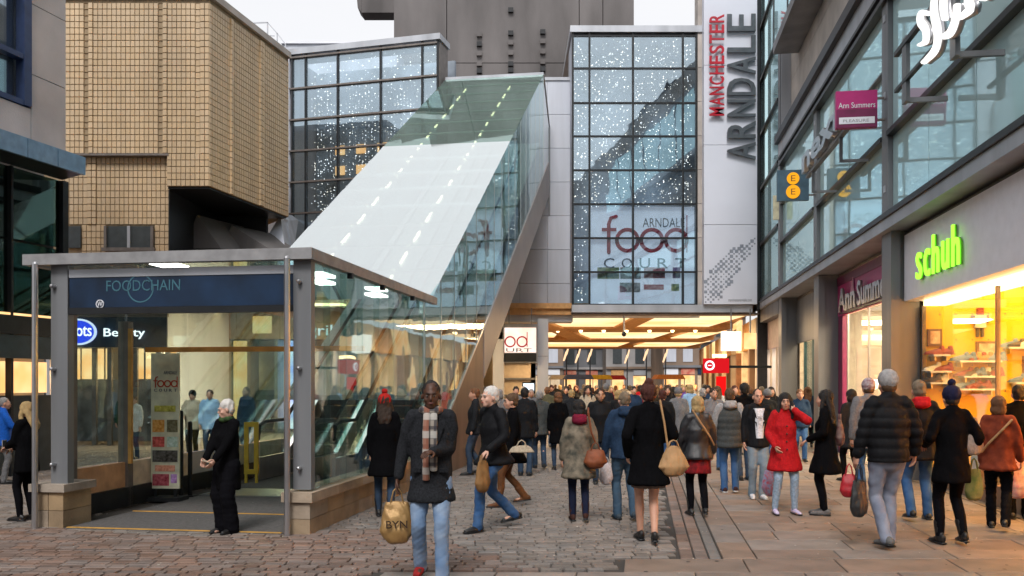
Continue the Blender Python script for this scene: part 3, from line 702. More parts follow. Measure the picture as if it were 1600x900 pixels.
for i in range(5):
    for j in range(7):
        w_ = mx_[i + 1] - mx_[i]
        if i == 0: continue
        for _ in range(int(74 * w_ / 1.6 * (.7 if j == 0 else 1.15))):
            spark(sp, min(max(round(random.uniform(mx_[i] + .1, mx_[i + 1] - .1) / .13) * .13 + random.uniform(-.015, .015), mx_[i] + .05), mx_[i + 1] - .05), random.choice([.16, .4, .75]), random.uniform(mz[j + 1] + .05, mz[j] - .05), random.choice([.010, .013, .017, .024]))
sp.build('fairy_lights', E_fairy, lt, kind='stuff')
for k in range(6):  # warm lit rooms inside
    MB().box(mx_[1] + .3 + .9 * (k % 3), mx_[1] + .7 + .9 * (k % 3), 1.84, 1.88, 10.0 + .8 * (k // 3), 10.35 + .8 * (k // 3)).build('lit_niche', E_warm2, lt)

# ---------------------------------------------------------------- panelled wall between towers, and the wall over the walkway mouth
WY = 34.2
wl_ = thing('panelled_wall', 'pale grey panelled wall between the glass escalator tube and the glass tower', 'wall', (0, WY, 0), 0)
xs_ = [-4.2, -2.7, -1.2, .3, XX(855, WY), XX(893, WY) + .06]
for i in range(5):
    for k in range(7):
        z1_ = HH(126, WY) - k * 1.29
        MB().box(xs_[i] + .006, xs_[i + 1] - .006, 0, .3, max(z1_ - 1.28, 4.3), z1_ - .006).build('panel', M_panel, wl_)
MB().box(xs_[0], xs_[-1], -.05, .35, HH(126, WY), HH(126, WY) + .12).build('coping', M_metal_l, wl_)
MB().box(-.5, XX(893, WY), -.7, .3, 4.05, 4.30).build('fascia_band', M_metal_l, wl_)

# ---------------------------------------------------------------- big dark concrete tower behind
ct = thing('concrete_tower', 'huge dark brown concrete tower block rising behind the glass towers', 'building', (0, 46, 0), 0)
cx0, cx1 = XX(615, 46), XX(991, 46)
px_ = [cx0, XX(698, 46), XX(905, 46), XX(942, 46), cx1]
for i in range(4):
    for k in range(4): MB().box(px_[i] + .02, px_[i + 1] - .02, 0, .5, 7 + k * 5.6 + .02, 7 + (k + 1) * 5.6 - .02).build('concrete_panel', M_conc_d, ct)
MB().box(cx0 - 9, cx0 + .05, .7, 14, 8, 19.3).build('reflection_blocker', M_conc_d, ct); MB().box(cx0 + .1, cx1 - .1, .5, 14, 5.0, 29.2).build('core', M_conc_d, ct)  # first block is added, unseen, to keep sky out of the roof-glass reflection
MB().box(cx0 - 1.75, cx0 + .0, .6, 1.6, HH(12, 46), 29.2).build('overhang', M_conc_d, ct); MB().prism([(cx0 - 1.76, .6, HH(11, 46)), (cx0 - 1.76, .6, 29), (cx0 - 2.6, .6, 29), (cx0 - 1.95, .6, HH(4, 46))], (0, 1, 0)).build('overhang_chamfer', M_conc_d, ct)
for p, qs in ((749, (55, 70, 85, 101, 112)), (798, (17, 53, 68, 84, 101, 111)), (848, (51, 66, 82, 98, 109))):
    for q in qs: MB().prism([(XX(p - 4, 46), 0, HH(q + 3.4, 46)), (XX(p + 4, 46), 0, HH(q + 3.4, 46)), (XX(p + 4, 46), 0, HH(q - 3.4, 46)), (XX(p - 4, 46), 0, HH(q - 3.4, 46))], (0, -.18, 0)).build('bolt_block', M_black if (p + q) % 2 else M_conc_d, ct)
# roof handrail and low roof left of the tower
rr = thing('roof_railing', 'thin grey roof handrail above the tan building corner against the sky', 'railing', (0, 35, 0), 0)
pts = [(388, 36), (418, 35), (433, 52), (446, 69)]; P_ = [(XX(a, 0) + (a - 800) / F * 35, 0, HH(b, 35)) for a, b in pts]
for i in range(3): MB().bar(P_[i], P_[i + 1], .04, .04).build('rail', M_metal_l, rr)
for i in range(4): MB().bar(P_[i], (P_[i][0], 0, 12.8), .04, .04).build('post', M_metal_l, rr)
MB().bar((P_[0][0], 0, P_[0][2] - .45), (P_[2][0] - .1, 0, P_[2][2] - .1), .03, .03).build('rail', M_metal_l, rr)
rf = thing('roof_parapet', 'low white roof parapet behind the angled glass tower', 'parapet', (0, 36.5, 0), 0)
MB().box(XX(440, 36.5), XX(620, 36.5), 0, 4, 12, HH(66, 36.5)).build('wall', M_panel, rf); MB().box(XX(440, 36.5), XX(620, 36.5), -.1, 0, HH(69, 36.5), HH(66, 36.5)).build('coping', M_white, rf)

# ---------------------------------------------------------------- tan tiled building
TB = 25.0
tb = thing('tiled_building', 'tan ceramic tiled block with overhanging upper storeys on the left', 'building', (0, 0, 0), 0)
cxr = XX(327, TB); zt_ = HH(-2, TB); z_ov = HH(291, TB)
xL = XX(88, TB); x_step = XX(261, TB)
prof = [(cxr, TB)]
dirv = Vector((.229, 1)).normalized()
tiles_f = MB(); tw, th_ = .128, .175
def tile_wall(o, d, L, z0, z1, nrm, mb_, grooves=()):
    d = Vector((d[0], d[1], 0)); nv = Vector((nrm[0], nrm[1], 0)); n = int(L / tw); st = L / n; m = int((z1 - z0) / th_); sz = (z1 - z0) / m
    for i in range(n):
        g = 0
        for (ga, gb, gd) in grooves:
            if ga <= (i + .5) * st < gb: g = gd
        for j in range(m):
            a_ = Vector((o[0], o[1], 0)) + d * (i * st + .005); b_ = Vector((o[0], o[1], 0)) + d * ((i + 1) * st - .005)
            za, zc = z0 + j * sz + .006, z0 + (j + 1) * sz - .006; k = g + random.uniform(-.002, .003); c = .006
            dd = d * c
            V_ = [a_ + Vector((0, 0, za)) , b_ + Vector((0, 0, za)), b_ + Vector((0, 0, zc)), a_ + Vector((0, 0, zc))]
            W_ = [a_ + dd + nv * (.02 + k) + Vector((0, 0, za + c)), b_ - dd + nv * (.02 + k) + Vector((0, 0, za + c)), b_ - dd + nv * (.02 + k) + Vector((0, 0, zc - c)), a_ + dd + nv * (.02 + k) + Vector((0, 0, zc - c))]
            mb_.add(V_ + W_, [(4, 5, 6, 7), (0, 1, 5, 4), (1, 2, 6, 5), (2, 3, 7, 6), (3, 0, 4, 7)])
def g2(p0, p1): return ((p0 - 88) / F * TB, (p1 - 88) / F * TB, -.10)
zl = HH(240, TB)
def grv(*a): return [(((p - 88) / F * TB), ((q - 88) / F * TB), dd) for p, q, dd in a]
z_low = 5.0
tile_wall((xL, TB), (1, 0), cxr - xL, zl, zt_ - .12, (0, -1), tiles_f, grv((134, 139, -.05), (139, 148, .03), (250, 256, -.05), (257, 262, .03), (308, 310, -.03)))
tile_wall((x_step, TB), (1, 0), cxr - x_step, z_ov, zl - .0, (0, -1), tiles_f, [])
tile_wall((xL, TB + .22), (1, 0), x_step - xL, HH(349, TB), zl - .05, (0, -1), tiles_f, grv((134, 148, .04)))
wa, wb = XX(160, TB), XX(237, TB)
wz0, wz1 = HH(386, TB), HH(352, TB)
for a, b in ((XX(122, TB), wa), (wb, x_step)): tile_wall((a, TB + .22), (1, 0), b - a, 4.9, HH(349, TB), (0, -1), tiles_f)
yR = 29.6; Ls = (yR - TB) / dirv.y; xe = cxr + dirv.x * Ls; zc_top = zt_
sd = (dirv.y, -dirv.x)
tile_wall((cxr, TB), (dirv.x, dirv.y), Ls, z_ov, zt_ - .12, sd, tiles_f, [(1.0, 1.2, .05), (1.2, 1.24, -.03), (2.75, 2.95, .05), (2.95, 3.0, -.03)])
tiles_f.build('wall_tiles', M_tile, tb, kind='stuff')
body = MB(); body.prism([(xL - 3, TB + .015, zl), (cxr, TB + .015, zl), (xe, yR, zl), (xL - 3, yR + 3, zl)], (0, 0, zt_ - zl)); body.prism([(x_step, TB + .015, z_ov), (cxr, TB + .015, z_ov), (xe, yR, z_ov), (x_step, yR + 3, z_ov)], (0, 0, zl - z_ov)); body.build('upper_wall', M_grout, tb)
MB().box(xL - 3, x_step, TB + .235, TB + 5, 4.2, zl).build('lower_wall', M_grout, tb)
MB().prism([(xL - 3, TB - .1, zt_), (cxr + .1, TB - .1, zt_), (xe + .1, yR, zt_), (xL - 3, yR + 3, zt_)], (0, 0, .2)).build('coping', M_limestone, tb)
MB().box(xL, x_step + .05, TB - .04, TB + .2, zl - .06, zl - .003).build('ledge', M_frame, tb)
w_ = MB().box(wa, wb, TB + .14, TB + .19, wz0, wz1).build('window', M_dkglass, tb); MB().box((wa + wb) / 2 - .04, (wa + wb) / 2 + .04, TB + .09, TB + .139, wz0, wz1).build('mullion', M_metal_l, w_); MB().box(wa - .05, wb + .05, TB + .05, TB + .15, wz0 - .1, wz0 - .003).build('sill', M_frame, w_)
for a, b in ((wa - .001, wa + .07), (wb - .07, wb)): MB().box(a, b, TB + .08, TB + .138, wz0, wz1).build('frame', M_frame, w_)
w2_ = MB().box(XX(100, TB), XX(122, TB), TB + .14, TB + .19, wz0, wz1).build('window', M_dkglass, tb)
# dark undercroft with sloping fins
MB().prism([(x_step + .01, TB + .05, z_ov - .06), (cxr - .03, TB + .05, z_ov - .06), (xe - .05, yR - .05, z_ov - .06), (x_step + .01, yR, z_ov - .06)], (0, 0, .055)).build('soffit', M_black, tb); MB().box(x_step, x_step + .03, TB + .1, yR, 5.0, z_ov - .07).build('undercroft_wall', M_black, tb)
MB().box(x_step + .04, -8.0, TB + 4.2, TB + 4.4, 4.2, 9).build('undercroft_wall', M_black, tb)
MB().prism([(XX(285, 27), 27, HH(388, 27)), (XX(345, 27), 27, HH(388, 27)), (XX(308, 27), 27, HH(336, 27))], (.8, 2, 0)).build('concrete_fin', M_conc_d, tb)
MB().prism([(XX(345, 28), 28, HH(388, 28)), (XX(420, 28), 28, HH(388, 28)), (XX(362, 28), 28, HH(352, 28))], (.8, 1.4, 0)).build('concrete_fin', M_conc_d, tb)
MB().box(x_step + .02, -6.0, TB, TB + 5, 4.9, 5.2).build('canopy_roof', M_frame, tb)
# grey wall running from the undercroft to the glass tower
uw = thing('panelled_wall', 'pale grey wall pier under the right end of the tan tiled overhang', 'wall', (0, 0, 0), 0)
MB().prism([(XX(438, 30), 30, HH(336, 30)), (XX(404, 29), 29, HH(392, 29)), (XX(446, 29), 29, HH(392, 29)), (XX(456, 33), 33, HH(336, 33))], (0, 1, 0)).build('panel', M_panel, uw)

# ---------------------------------------------------------------- left stone building with blue canopy
sbA = -math.atan(.27)
sb = thing('stone_building', 'grey stone building with a blue edged canopy and dark glass at the left edge', 'building', (XX(103, 18), 18, 0), sbA)
def spanel(y0_, y1_, z0_, z1_): MB().box(-.4, 0, y0_ + .008, y1_ - .008, z0_ + .008, z1_ - .008).build('stone_panel', M_conc, sb)
for j in range(5): spanel(-.90, 0, 6.3 + j * 1.35, 7.65 + j * 1.35)
for i in range(6):
    spanel(-.9 - (i + 1) * 1.9, -.9 - i * 1.9, 6.3, 6.98)
    for j in range(2): spanel(-.9 - (i + 1) * 1.9, -.9 - i * 1.9, 11.2 + j * 1.35, 12.55 + j * 1.35)
M_nav = mat('dark_blue_frame', (.03, .05, .12), .4)
wn_ = MB().box(-.2, -.17, -12, -.92, 7.0, 11.2).build('window', G_tower, sb)
MB().box(-.5, -.401, -12, -.92, 7.0, 11.2).build('window_backing', M_dkglass, sb)
for (a, b) in ((-1.10, -.92), (-3.0, -2.9), (-5, -4.9)): MB().box(-.16, .04, a, b, 7.0, 11.2).build('frame', M_nav, wn_)
for z in (6.99, 7.86, 9.4, 11.1): MB().box(-.16, .03, -12, -1.11, z, z + .10).build('frame', M_nav, wn_)
MB().box(-6, -.51, -13, -.02, 0, 13.4).build('core', M_conc, sb)
MB().box(-6, 0, -13.4, -13.01, 0, 13.4).build('rear_wall', M_conc, sb)
# canopy
M_cb = mat('blue_canopy_edge', (.17, .29, .42), .4, .2)
cz_ = HH(252, 17.2)
for k in range(16): MB().box(.75, .82, -.4 - (k + 1) * .72 + .01, -.4 - k * .72 - .01, cz_ - .22, cz_ + .12).build('edge_panel', M_cb, sb)
MB().prism([(0, -.1, cz_ + .1), (.75, -.4, cz_ + .1), (.75, -14, cz_ + .1), (0, -14, cz_ + .1)], (0, 0, .04)).build('canopy_top', M_cb, sb)
MB().prism([(0, -.1, cz_ - .2), (.74, -.4, cz_ - .2), (.74, -14, cz_ - .2), (0, -14, cz_ - .2)], (0, 0, .05)).build('canopy_soffit', M_black, sb)
G_dk = glass('dark_green_glass', (.25, .33, .30), .16, .8, .02, gtint=(.5, .68, .62))
for k in range(9): 
    a = -.12 - k * 1.25
    for z0_, z1_ in ((3.0, 4.4), (4.45, cz_ - .21)): MB().box(-.1, -.07, a - 1.22, a, z0_, z1_).build('pane', G_dk, sb)
    MB().box(-.12, .02, a - .02 - 1.25, a + .03 - 1.25, 0, cz_ - .21).build('mullion', M_black, sb)
MB().box(-.15, .02, -.1, .05, 0, cz_ - .21).build('mullion', M_black, sb)
MB().box(-.38, -.3, -12, 0, 3, cz_ - .2).build('inner_wall', M_dkglass, sb)
MB().box(-.3, .06, -12, -.0, 2.65, 3.0).build('shop_fascia', M_black, sb)
MB().box(-.02, .04, -12, -.1, 2.2, 2.64).build('shop_fascia', mat('dark_teal_fascia', (.03, .05, .06), .4), sb)
MB().box(-.3, 0, -12, -.0, 3.0, 3.05).build('fascia_trim', E_warm2, sb)
for k in range(8): MB().box(-.34, -.28, -1.3 - k * 1.5, -.2 - k * 1.5, 1.55 + .05 * (k % 2), 2.15).build('lit_display', E_warm2, sb)
MB().box(-.36, -.30, -12, 0, 0, 1.5).build('shop_wall', M_dkglass, sb)

# ---------------------------------------------------------------- ground floor shops behind the kiosk (under the tiled building)
bs = thing('ground_floor_shops', 'row of lit shopfronts under the tan tiled building, seen through the kiosk glass', 'shops', (0, 0, 0), 0)
BY = 25.2
MB().box(-16, XX(262, BY), BY, BY + .2, 3.95, 5.0).build('upper_fascia', M_metal, bs)
MB().box(-16, XX(262, BY), BY - .06, BY, 2.75, 3.6).build('shop_fascia', M_blue, bs)
MB().box(-16, XX(262, BY), BY - .02, BY + .1, 3.61, 3.94).build('fascia_band', M_frame, bs)
c_ = (XX(126, BY), BY - .12, HH(519, BY)); n_ = 28
MB().prism([(c_[0] + .50 * math.cos(2 * math.pi * q / n_), c_[1], c_[2] + .36 * math.sin(2 * math.pi * q / n_)) for q in range(n_)][::-1], (0, .05, 0)).build('roundel', emis('roundel_blue', (.02, .06, .75), 1.0), bs)
m_ = MB(); ring(m_, c_[0], c_[1] - .02, c_[2], .37, .32, .03, sx=1.38); m_.build('roundel_ring', emis('roundel_ring_white', (.75, .8, 1), .9), bs)
E_ltr = emis('white_sign_letters', (.95, .95, 1), 1.3)
text('Boots', E_ltr, bs, (c_[0] - .42, c_[1] - .03, c_[2] - .12), (1, 0, 0), (0, 0, 1), .34, .8, .03)
text('Beauty', E_ltr, bs, (XX(165, BY), BY - .10, HH(530, BY)), (1, 0, 0), (0, 0, 1), .30, 1.15, .03)
for a, b in ((60, 108), (112, 146), (150, 156), (176, 210), (214, 262)): 
    MB().box(XX(a, BY), XX(b, BY), BY + .6, BY + .65, HH(592, BY), 2.74).build('lit_display', E_warm2, bs)
MB().box(-16, XX(262, BY), BY + .3, BY + .5, .1, HH(593, BY)).build('shop_wall', mat('grey_poster_wall', (.16, .17, .18), .6, 0, .3, 2), bs)
for p in (58, 110, 148, 172, 212, 262): MB().box(XX(p, BY) - .06, XX(p, BY) + .06, BY - .05, BY + .05, 0, 2.74).build('window_mullion', M_frame, bs)
# recess further back to the right
CY = 31.5
x_a, x_b = XX(262, CY) , XX(786, CY)
pan = [(262, 300, M_plaster), (302, 350, M_panel), (352, 378, M_conc_d), (380, 420, None), (422, 462, M_plaster)]
MB().box(x_a - 1, x_b, CY, CY + .3, 3.3, 4.4).build('shop_fascia', mat('brown_fascia', (.35, .22, .14), .6, 0, .2), bs)
MB().box(x_a - 1, x_b, CY - 8.2, CY + 4, 4.4, 4.5).build('arcade_ceiling', M_ceiling, bs)
for k in range(7):
    a = x_a + .3 + k * 1.7
    MB().box(a, a + 1.1, CY - 4.8, CY - 3.9, 4.36, 4.398).build('ceiling_light', E_warm, bs)
    MB().box(a, a + 1.1, CY - 1.8, CY - 1.2, 4.36, 4.398).build('ceiling_light', E_warm, bs)
i = 0
x = x_a
M_posters = [mat('shop_interior_' + n_, c_, .7, col2=d_, scale=3) for n_, c_, d_ in (('tan', (.6, .42, .25), (.75, .62, .42)), ('red', (.5, .05, .04), (.6, .3, .2)), ('cream', (.7, .6, .45), (.5, .4, .3)))]
E_screen = emis('blue_white_screen', (.45, .5, 1), 1.3, (.9, .9, 1), 2)
seq = [E_warm2, M_posters[0], E_warm2, M_posters[2], E_screen, M_posters[0], E_warm2, M_posters[2], M_posters[1], E_warm2, M_posters[1], M_posters[0]]
while x < x_b - .3:
    w_ = min(random.uniform(.8, 1.25), x_b - x)
    MB().box(x + .12, x + w_, CY + 1.0, CY + 1.1, .1, 3.29).build('shop_interior', seq[i % len(seq)], bs)
    MB().box(x, x + .12, CY - .05, CY + .9, 0, 3.29).build('pier', M_metal if i % 3 else M_wood, bs)
    if i % 2: MB().box(x + .2, x + w_ - .1, CY + .3, CY + .7, .4, 1.5).build('display_stand', M_dkglass, bs)
    if i % 3 == 0: MB().box(x + .2, x + w_ - .1, CY - .08, CY - .003, 3.5, 4.1).build('fascia_sign', E_warm2, bs)
    x += w_; i += 1
text('grill', E_ltr, bs, (XX(483, CY), CY - .12, HH(530, CY)), (1, 0, 0), (0, 0, 1), .5, 1.0, .05)
MB().box(x_a - 1, x_a - .9, BY, CY, 0, 4.4).build('party_wall', M_white, bs)
MB().box(-10.1, -9.95, BY + .2, CY, 0, 4.4).build('party_wall', M_panel, bs)
MB().box(-20, x_b, CY + 4, CY + 4.2, 0, 4.4).build('rear_wall', M_dkglass, bs)
lamp('kiosk_lamp', (-3.9, 13.0, 3.1), 1.6, 45, (1, .70, .42), (0, 0, KA), 3) if False else None
lamp('arcade_lamp', (-4.5, 27.5, 4.2), 5, 1000, (1, .72, .42), (0, 0, 0), 3)
lamp('chemist_lamp', (-11, BY + .4, 2.6), 3, 130, (1, .62, .32), (R(30), 0, 0), .5)

# ---------------------------------------------------------------- kiosk and escalator tube
KA = -math.atan(.156)
kk = thing('escalator_kiosk', 'glass entrance kiosk on stone plinths with a sloping glass escalator tube behind it', 'kiosk', (-2.31, 10.25, 0), KA)
KW = 3.62; RT = 3.28; D0 = 5.78; SL = math.tan(R(30.1)); D1 = 22.4
M_tr = mat('roof_trim_metal', (.30, .30, .31), .45, .2)
MB().box(-KW, .03, -.03, .1, RT - .13, RT).build('roof_fascia', M_tr, kk)
MB().box(-.07, .03, .101, D0 + .25, RT - .13, RT).build('roof_fascia', M_tr, kk)
MB().box(-KW, -KW + .1, .101, D0 + .25, RT - .13, RT).build('roof_fascia', M_tr, kk)
for k in range(4):
    a = .1 + k * (D0 - .1) / 4; b = a + (D0 - .1) / 4
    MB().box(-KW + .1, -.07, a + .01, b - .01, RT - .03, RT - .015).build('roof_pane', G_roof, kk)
MB().box(-KW + .3, -.3, .5, .62, RT - .22, RT - .14).build('roof_beam', M_metal, kk)
for (x_, y_) in ((-2.2, .35), (-1.0, 2.4), (-2.6, 2.4), (-.8, 4.4)): MB().box(x_, x_ + .25, y_, y_ + .5, RT - .10, RT - .06).build('ceiling_light', E_white, kk)
for x_ in (-KW + .22, -.235): MB().tube([(x_, -.10, -.02), (x_, -.10, RT - .13)], .035, 10).build('front_pole', M_steel, kk)
for x0_, x1_ in ((-KW + .30, -KW + .52), (-.235 + .0, -.02)):
    MB().box(x0_, x1_, .08, .20, .50, RT - .131).build('corner_post', M_metal, kk)
for z in (.75, 1.9, 2.9):
    for x_ in (-KW + .35, -.15): MB().tube([(x_, .02, z), (x_, .08, z)], .025, 8).build('glass_bolt', M_steel, kk)
# plinths built of stone blocks
def blocks(x0, x1, y0, y1, z0, z1, nx, ny, nz, name='stone_block'):
    for i in range(nx):
        for j in range(ny):
            for k in range(nz):
                MB().box(x0 + (x1 - x0) * i / nx + .004, x0 + (x1 - x0) * (i + 1) / nx - .004, y0 + (y1 - y0) * j / ny + .004, y0 + (y1 - y0) * (j + 1) / ny - .004,
                         z0 + (z1 - z0) * k / nz + .003, z0 + (z1 - z0) * (k + 1) / nz - .003).build(name, M_stone_b, kk)
blocks(-.30, 0, .0, 6.4, -.02, .36, 1, 11, 2); blocks(-.34, .04, -.04, 6.4, .362, .48, 1, 7, 1, 'coping_stone')
blocks(-KW + .12, -KW + .52, .0, .55, -.02, .42, 2, 1, 2); blocks(-KW + .08, -KW + .56, -.04, .60, .422, .52, 1, 1, 1, 'coping_stone')
# right side glass of the kiosk
ys = [.21, .75, 1.35, 2.0, 2.75, 3.5, 4.4, 5.3]
for a, b in zip(ys, ys[1:]): MB().box(-.05, -.035, a + .008, b - .008, .50, RT - .135).build('side_pane', G_side, kk)
for a in ys[1:]: MB().box(-.12, -.052, a - .012, a + .012, .5, RT - .14).build('glass_fin', G_side, kk)
for a in ys[2:7:2]: MB().box(-.02, .05, a - .03, a + .03, RT - .2, RT - .131).build('clip', M_black, kk)
# left side: low wall panels and glass with frames
for i, (a, b) in enumerate(((.6, 1.9), (1.91, 3.6), (3.61, 5.3), (5.31, 7.2), (7.21, 9.2))):
    MB().box(-KW + .10, -KW + .16, a, b, .27, .62).build('low_panel', mat('orange_panel', (.55, .32, .18)) if i == 0 else M_plaster if i % 2 else M_panel, kk)
    MB().box(-KW + .12, -KW + .20, a, b, .0, .268).build('skirting', M_black, kk)
    MB().box(-KW + .13, -KW + .145, a + .01, b - .01, .64, RT - .2).build('side_pane', G_side, kk)
for a in (.6, 1.85): MB().box(-KW + .05, -KW + .20, a, a + .13, .0, 2.6).build('door_frame', M_frame, kk); 
MB().box(-KW + .2, -KW + .25, 1.85, 1.9, .6, 2.5).build('edge_lit_post', mat('amber_edge', (.55, .30, .08), .5), kk)
MB().box(-KW + .25, -.1, 2.2, 2.28, 2.18, 2.25).build('lintel_rail', mat('orange_rail', (.75, .33, .08), .4), kk)
# blue fascia panel across the front
MB().box(-KW + .53, -.24, .10, .16, 2.64, 3.0).build('fascia_panel', M_blue, kk); MB().box(-KW + .53, -.24, .09, .17, 3.003, 3.10).build('fascia_rail', M_metal_l, kk); MB().box(-KW + .53, -.24, .08, .17, 2.56, 2.637).build('fascia_rail', M_black, kk)
M_teal_l = mat('faint_teal_lettering', (.05, .15, .20), .4)
text('FOODCHAIN', M_teal_l, kk, (-2.60, .098, 2.83), (1, 0, 0), (0, 0, 1), .13, .95, .004, 'fascia_letters')
m_ = MB(); ring(m_, -2.16, .097, 2.86, .17, .155, .003); m_.build('fascia_ring', M_teal_l, kk)
m_ = MB(); ring(m_, -2.68, .085, 2.68, .052, .042, .01); m_.build('badge_ring', M_white, kk); text('W', M_white, kk, (-2.712, .09, 2.65), (1, 0, 0), (0, 0, 1), .06, .065, .006, 'badge_letter')
# floor and nosings
MB().box(-KW + .56, -.32, -.05, 9, -.02, .006).build('mat_floor', M_floor_in, kk)
for y_ in (-.03, 1.35): MB().box(-KW + .58, -.34, y_, y_ + .045, .0065, .014).build('nosing_strip', M_yline, kk)
MB().box(-KW + .6, -.34, 3.1, 4.0, .0065, .02).build('steel_comb_plate', M_steel, kk)
# sloping glass roof of the tube
rows = 15
def zr(d): return RT + (d - D0) * SL
for i in range(rows):
    a = D0 + (D1 - D0) * i / rows; b = D0 + (D1 - D0) * (i + 1) / rows
    MB().prism([(-KW, a + .012, zr(a)), (.0, a + .012, zr(a)), (0, b - .012, zr(b)), (-KW, b - .012, zr(b))], (0, 0, -.025)).build('tube_roof_pane', G_roof if i < 8 else G_roof_refl, kk)  # same glass throughout: white sky and green tower reflections are put into its colour
    MB().bar((-KW, b, zr(b) - .045), (0, b, zr(b) - .045), .03, .03).build('tube_purlin', M_metal_l, kk)
# side panes below the sloping roof, bounded by the stringer
def zs(d): return 1.54 + (d - 7.88) * .524         # glass foot line = stringer top
n_ = 15
for xx in (-.02, -KW + .02):
    for i in range(n_):
        a = 5.32 + (D1 - 5.32) * i / n_; b = 5.32 + (D1 - 5.32) * (i + 1) / n_
        za, zb_ = (RT - .14 if a < D0 else zr(a) - .03), (RT - .14 if b < D0 else zr(b) - .03)
        MB().prism([(xx, a + .008, max(zs(a), .5)) if a < 5.9 else (xx, a + .008, zs(a)), (xx, b - .008, max(zs(b), .5)), (xx, b - .008, zb_), (xx, a + .008, za)], (.015, 0, 0)).build('tube_side_pane', G_side, kk)
        if xx > -1: MB().bar((xx + .018, b, zs(b)), (xx + .018, b, zb_), .012, .012).build('glazing_joint', M_steel, kk)
    # horizontal-ish joint halfway
    MB().bar((xx, 5.3, zs(5.3)), (xx, D1, zs(D1)), .05, .05).build('foot_rail', M_steel, kk)
dd_ = 10.68
MB().prism([(.0, 5.3, 0), (.0, dd_, 0), (.0, dd_, zs(dd_) - .03), (.0, 5.3, .15)], (-.12, 0, 0)).build('timber_stringer', M_wood, kk)
MB().prism([(.02, dd_ + .01, zs(dd_) - 1.15), (.02, D1 + 1.5, zs(D1) - .35), (.02, D1 + 1.5, zs(D1) + .95), (.02, dd_ + .01, zs(dd_) - .03)], (-.25, 0, 0)).build('metal_stringer', mat('stringer_cladding', (.36, .33, .33), .5, .1, .05, 1), kk)
MB().prism([(-KW, dd_ + .01, zs(dd_) - 1.15), (-KW, D1 + 1.5, zs(D1) - .35), (-KW, D1 + 1.5, zs(D1) + .95), (-KW, dd_ + .01, zs(dd_) - .03)], (.15, 0, 0)).build('metal_stringer', M_metal_l, kk)
MB().prism([(-.25, dd_, zs(dd_) - .98), (-.25, D1 + 1.5, zs(D1) - .2), (-KW + .15, D1 + 1.5, zs(D1) - .2), (-KW + .15, dd_, zs(dd_) - .98)], (0, 0, -.1)).build('tube_underside', M_metal, kk)
# glazed head of the tube against the wall
for a, b in ((D1, D1 + .9), (D1 + .9, D1 + 1.8)):
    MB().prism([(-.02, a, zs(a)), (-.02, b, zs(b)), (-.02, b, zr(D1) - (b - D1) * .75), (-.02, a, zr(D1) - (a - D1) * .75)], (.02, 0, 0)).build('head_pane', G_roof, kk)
MB().bar((-KW, D1, zr(D1)), (0, D1, zr(D1)), .12, .12).build('ridge_rail', M_metal_l, kk)
MB().bar((0, D1, zr(D1)), (0, D1 + 1.9, zr(D1) - 1.4), .05, .05).build('head_rail', M_metal_l, kk); MB().bar((0, D1 + 1.85, zr(D1) - 1.4), (0, D1 + 1.85, zs(D1) - 1), .07, .07).build('head_rail', M_metal, kk)
# strip lamps inside
for xx in (-2.75, -1.15):
    for i in range(15):
        d = D0 + .9 + i * 1.05
        MB().bar((xx, d, zr(d) - .25), (xx, d + .5, zr(d + .5) - .25), .045, .03).build('strip_light', E_warm if False else E_strip, kk) if 'E_strip' in globals() else None
# interior white deck of the tube, seen through the roof
MB().prism([(-.15, 7.5, 1.5), (-KW + .2, 7.5, 1.5), (-KW + .2, D1, 1.5 + (D1 - 7.5) * .60), (-.15, D1, 1.5 + (D1 - 7.5) * .60)], (0, 0, -.1)).build('inner_deck', M_white, kk)
# two escalators inside
for i, xx in enumerate((-2.55, -1.15)):
    es = thing('escalator', ['left hand escalator climbing inside the glass tube', 'right hand escalator climbing inside the glass tube'][i], 'escalator', (-2.31, 10.25, 0), KA)
    A0, A1 = 5.2, 20.5
    def ze(d): return .25 + max(0, d - 6.4) * .60
    for s_ in (-.5, .5):
        MB().prism([(xx + s_, A0, .02), (xx + s_, 6.4, .02), (xx + s_, A1, ze(A1) - .35), (xx + s_, A1, ze(A1) + .12), (xx + s_, 6.4, .42), (xx + s_, A0, .42)], (.06, 0, 0)).build('skirt_panel', M_steel, es)
        MB().prism([(xx + s_ + .02, A0 + .1, .43), (xx + s_ + .02, 6.4, .43), (xx + s_ + .02, A1, ze(A1) + .13), (xx + s_ + .02, A1, ze(A1) + .86), (xx + s_ + .02, 6.4, 1.0), (xx + s_ + .02, A0 + .1, 1.0)], (.015, 0, 0)).build('balustrade_glass', G_side, es)
        MB().tube([(xx + s_ + .03, A0, .75), (xx + s_ + .03, A0 + .06, .98), (xx + s_ + .03, A0 + .3, 1.05), (xx + s_ + .03, 6.4, 1.05), (xx + s_ + .03, A1, ze(A1) + .95)], .035, 8).build('handrail', M_black, es)
        MB().bar((xx + s_ + .03, 6.4, .45), (xx + s_ + .03, A1, ze(A1) + .17), .07, .03).build('light_trim', emis('escalator_trim_light', (1, .98, .92), 1.0) if not bpy.data.materials.get('escalator_trim_light') else bpy.data.materials['escalator_trim_light'], es)
    st_me = MB().box(-.42, .42, 0, .40, -.24, 0).mesh('step'); st_me.materials.append(M_frame)
    for k in range(30):
        link('step', st_me, es, (xx + .03, 6.4 + k * .41, .28 + k * .41 * .60))
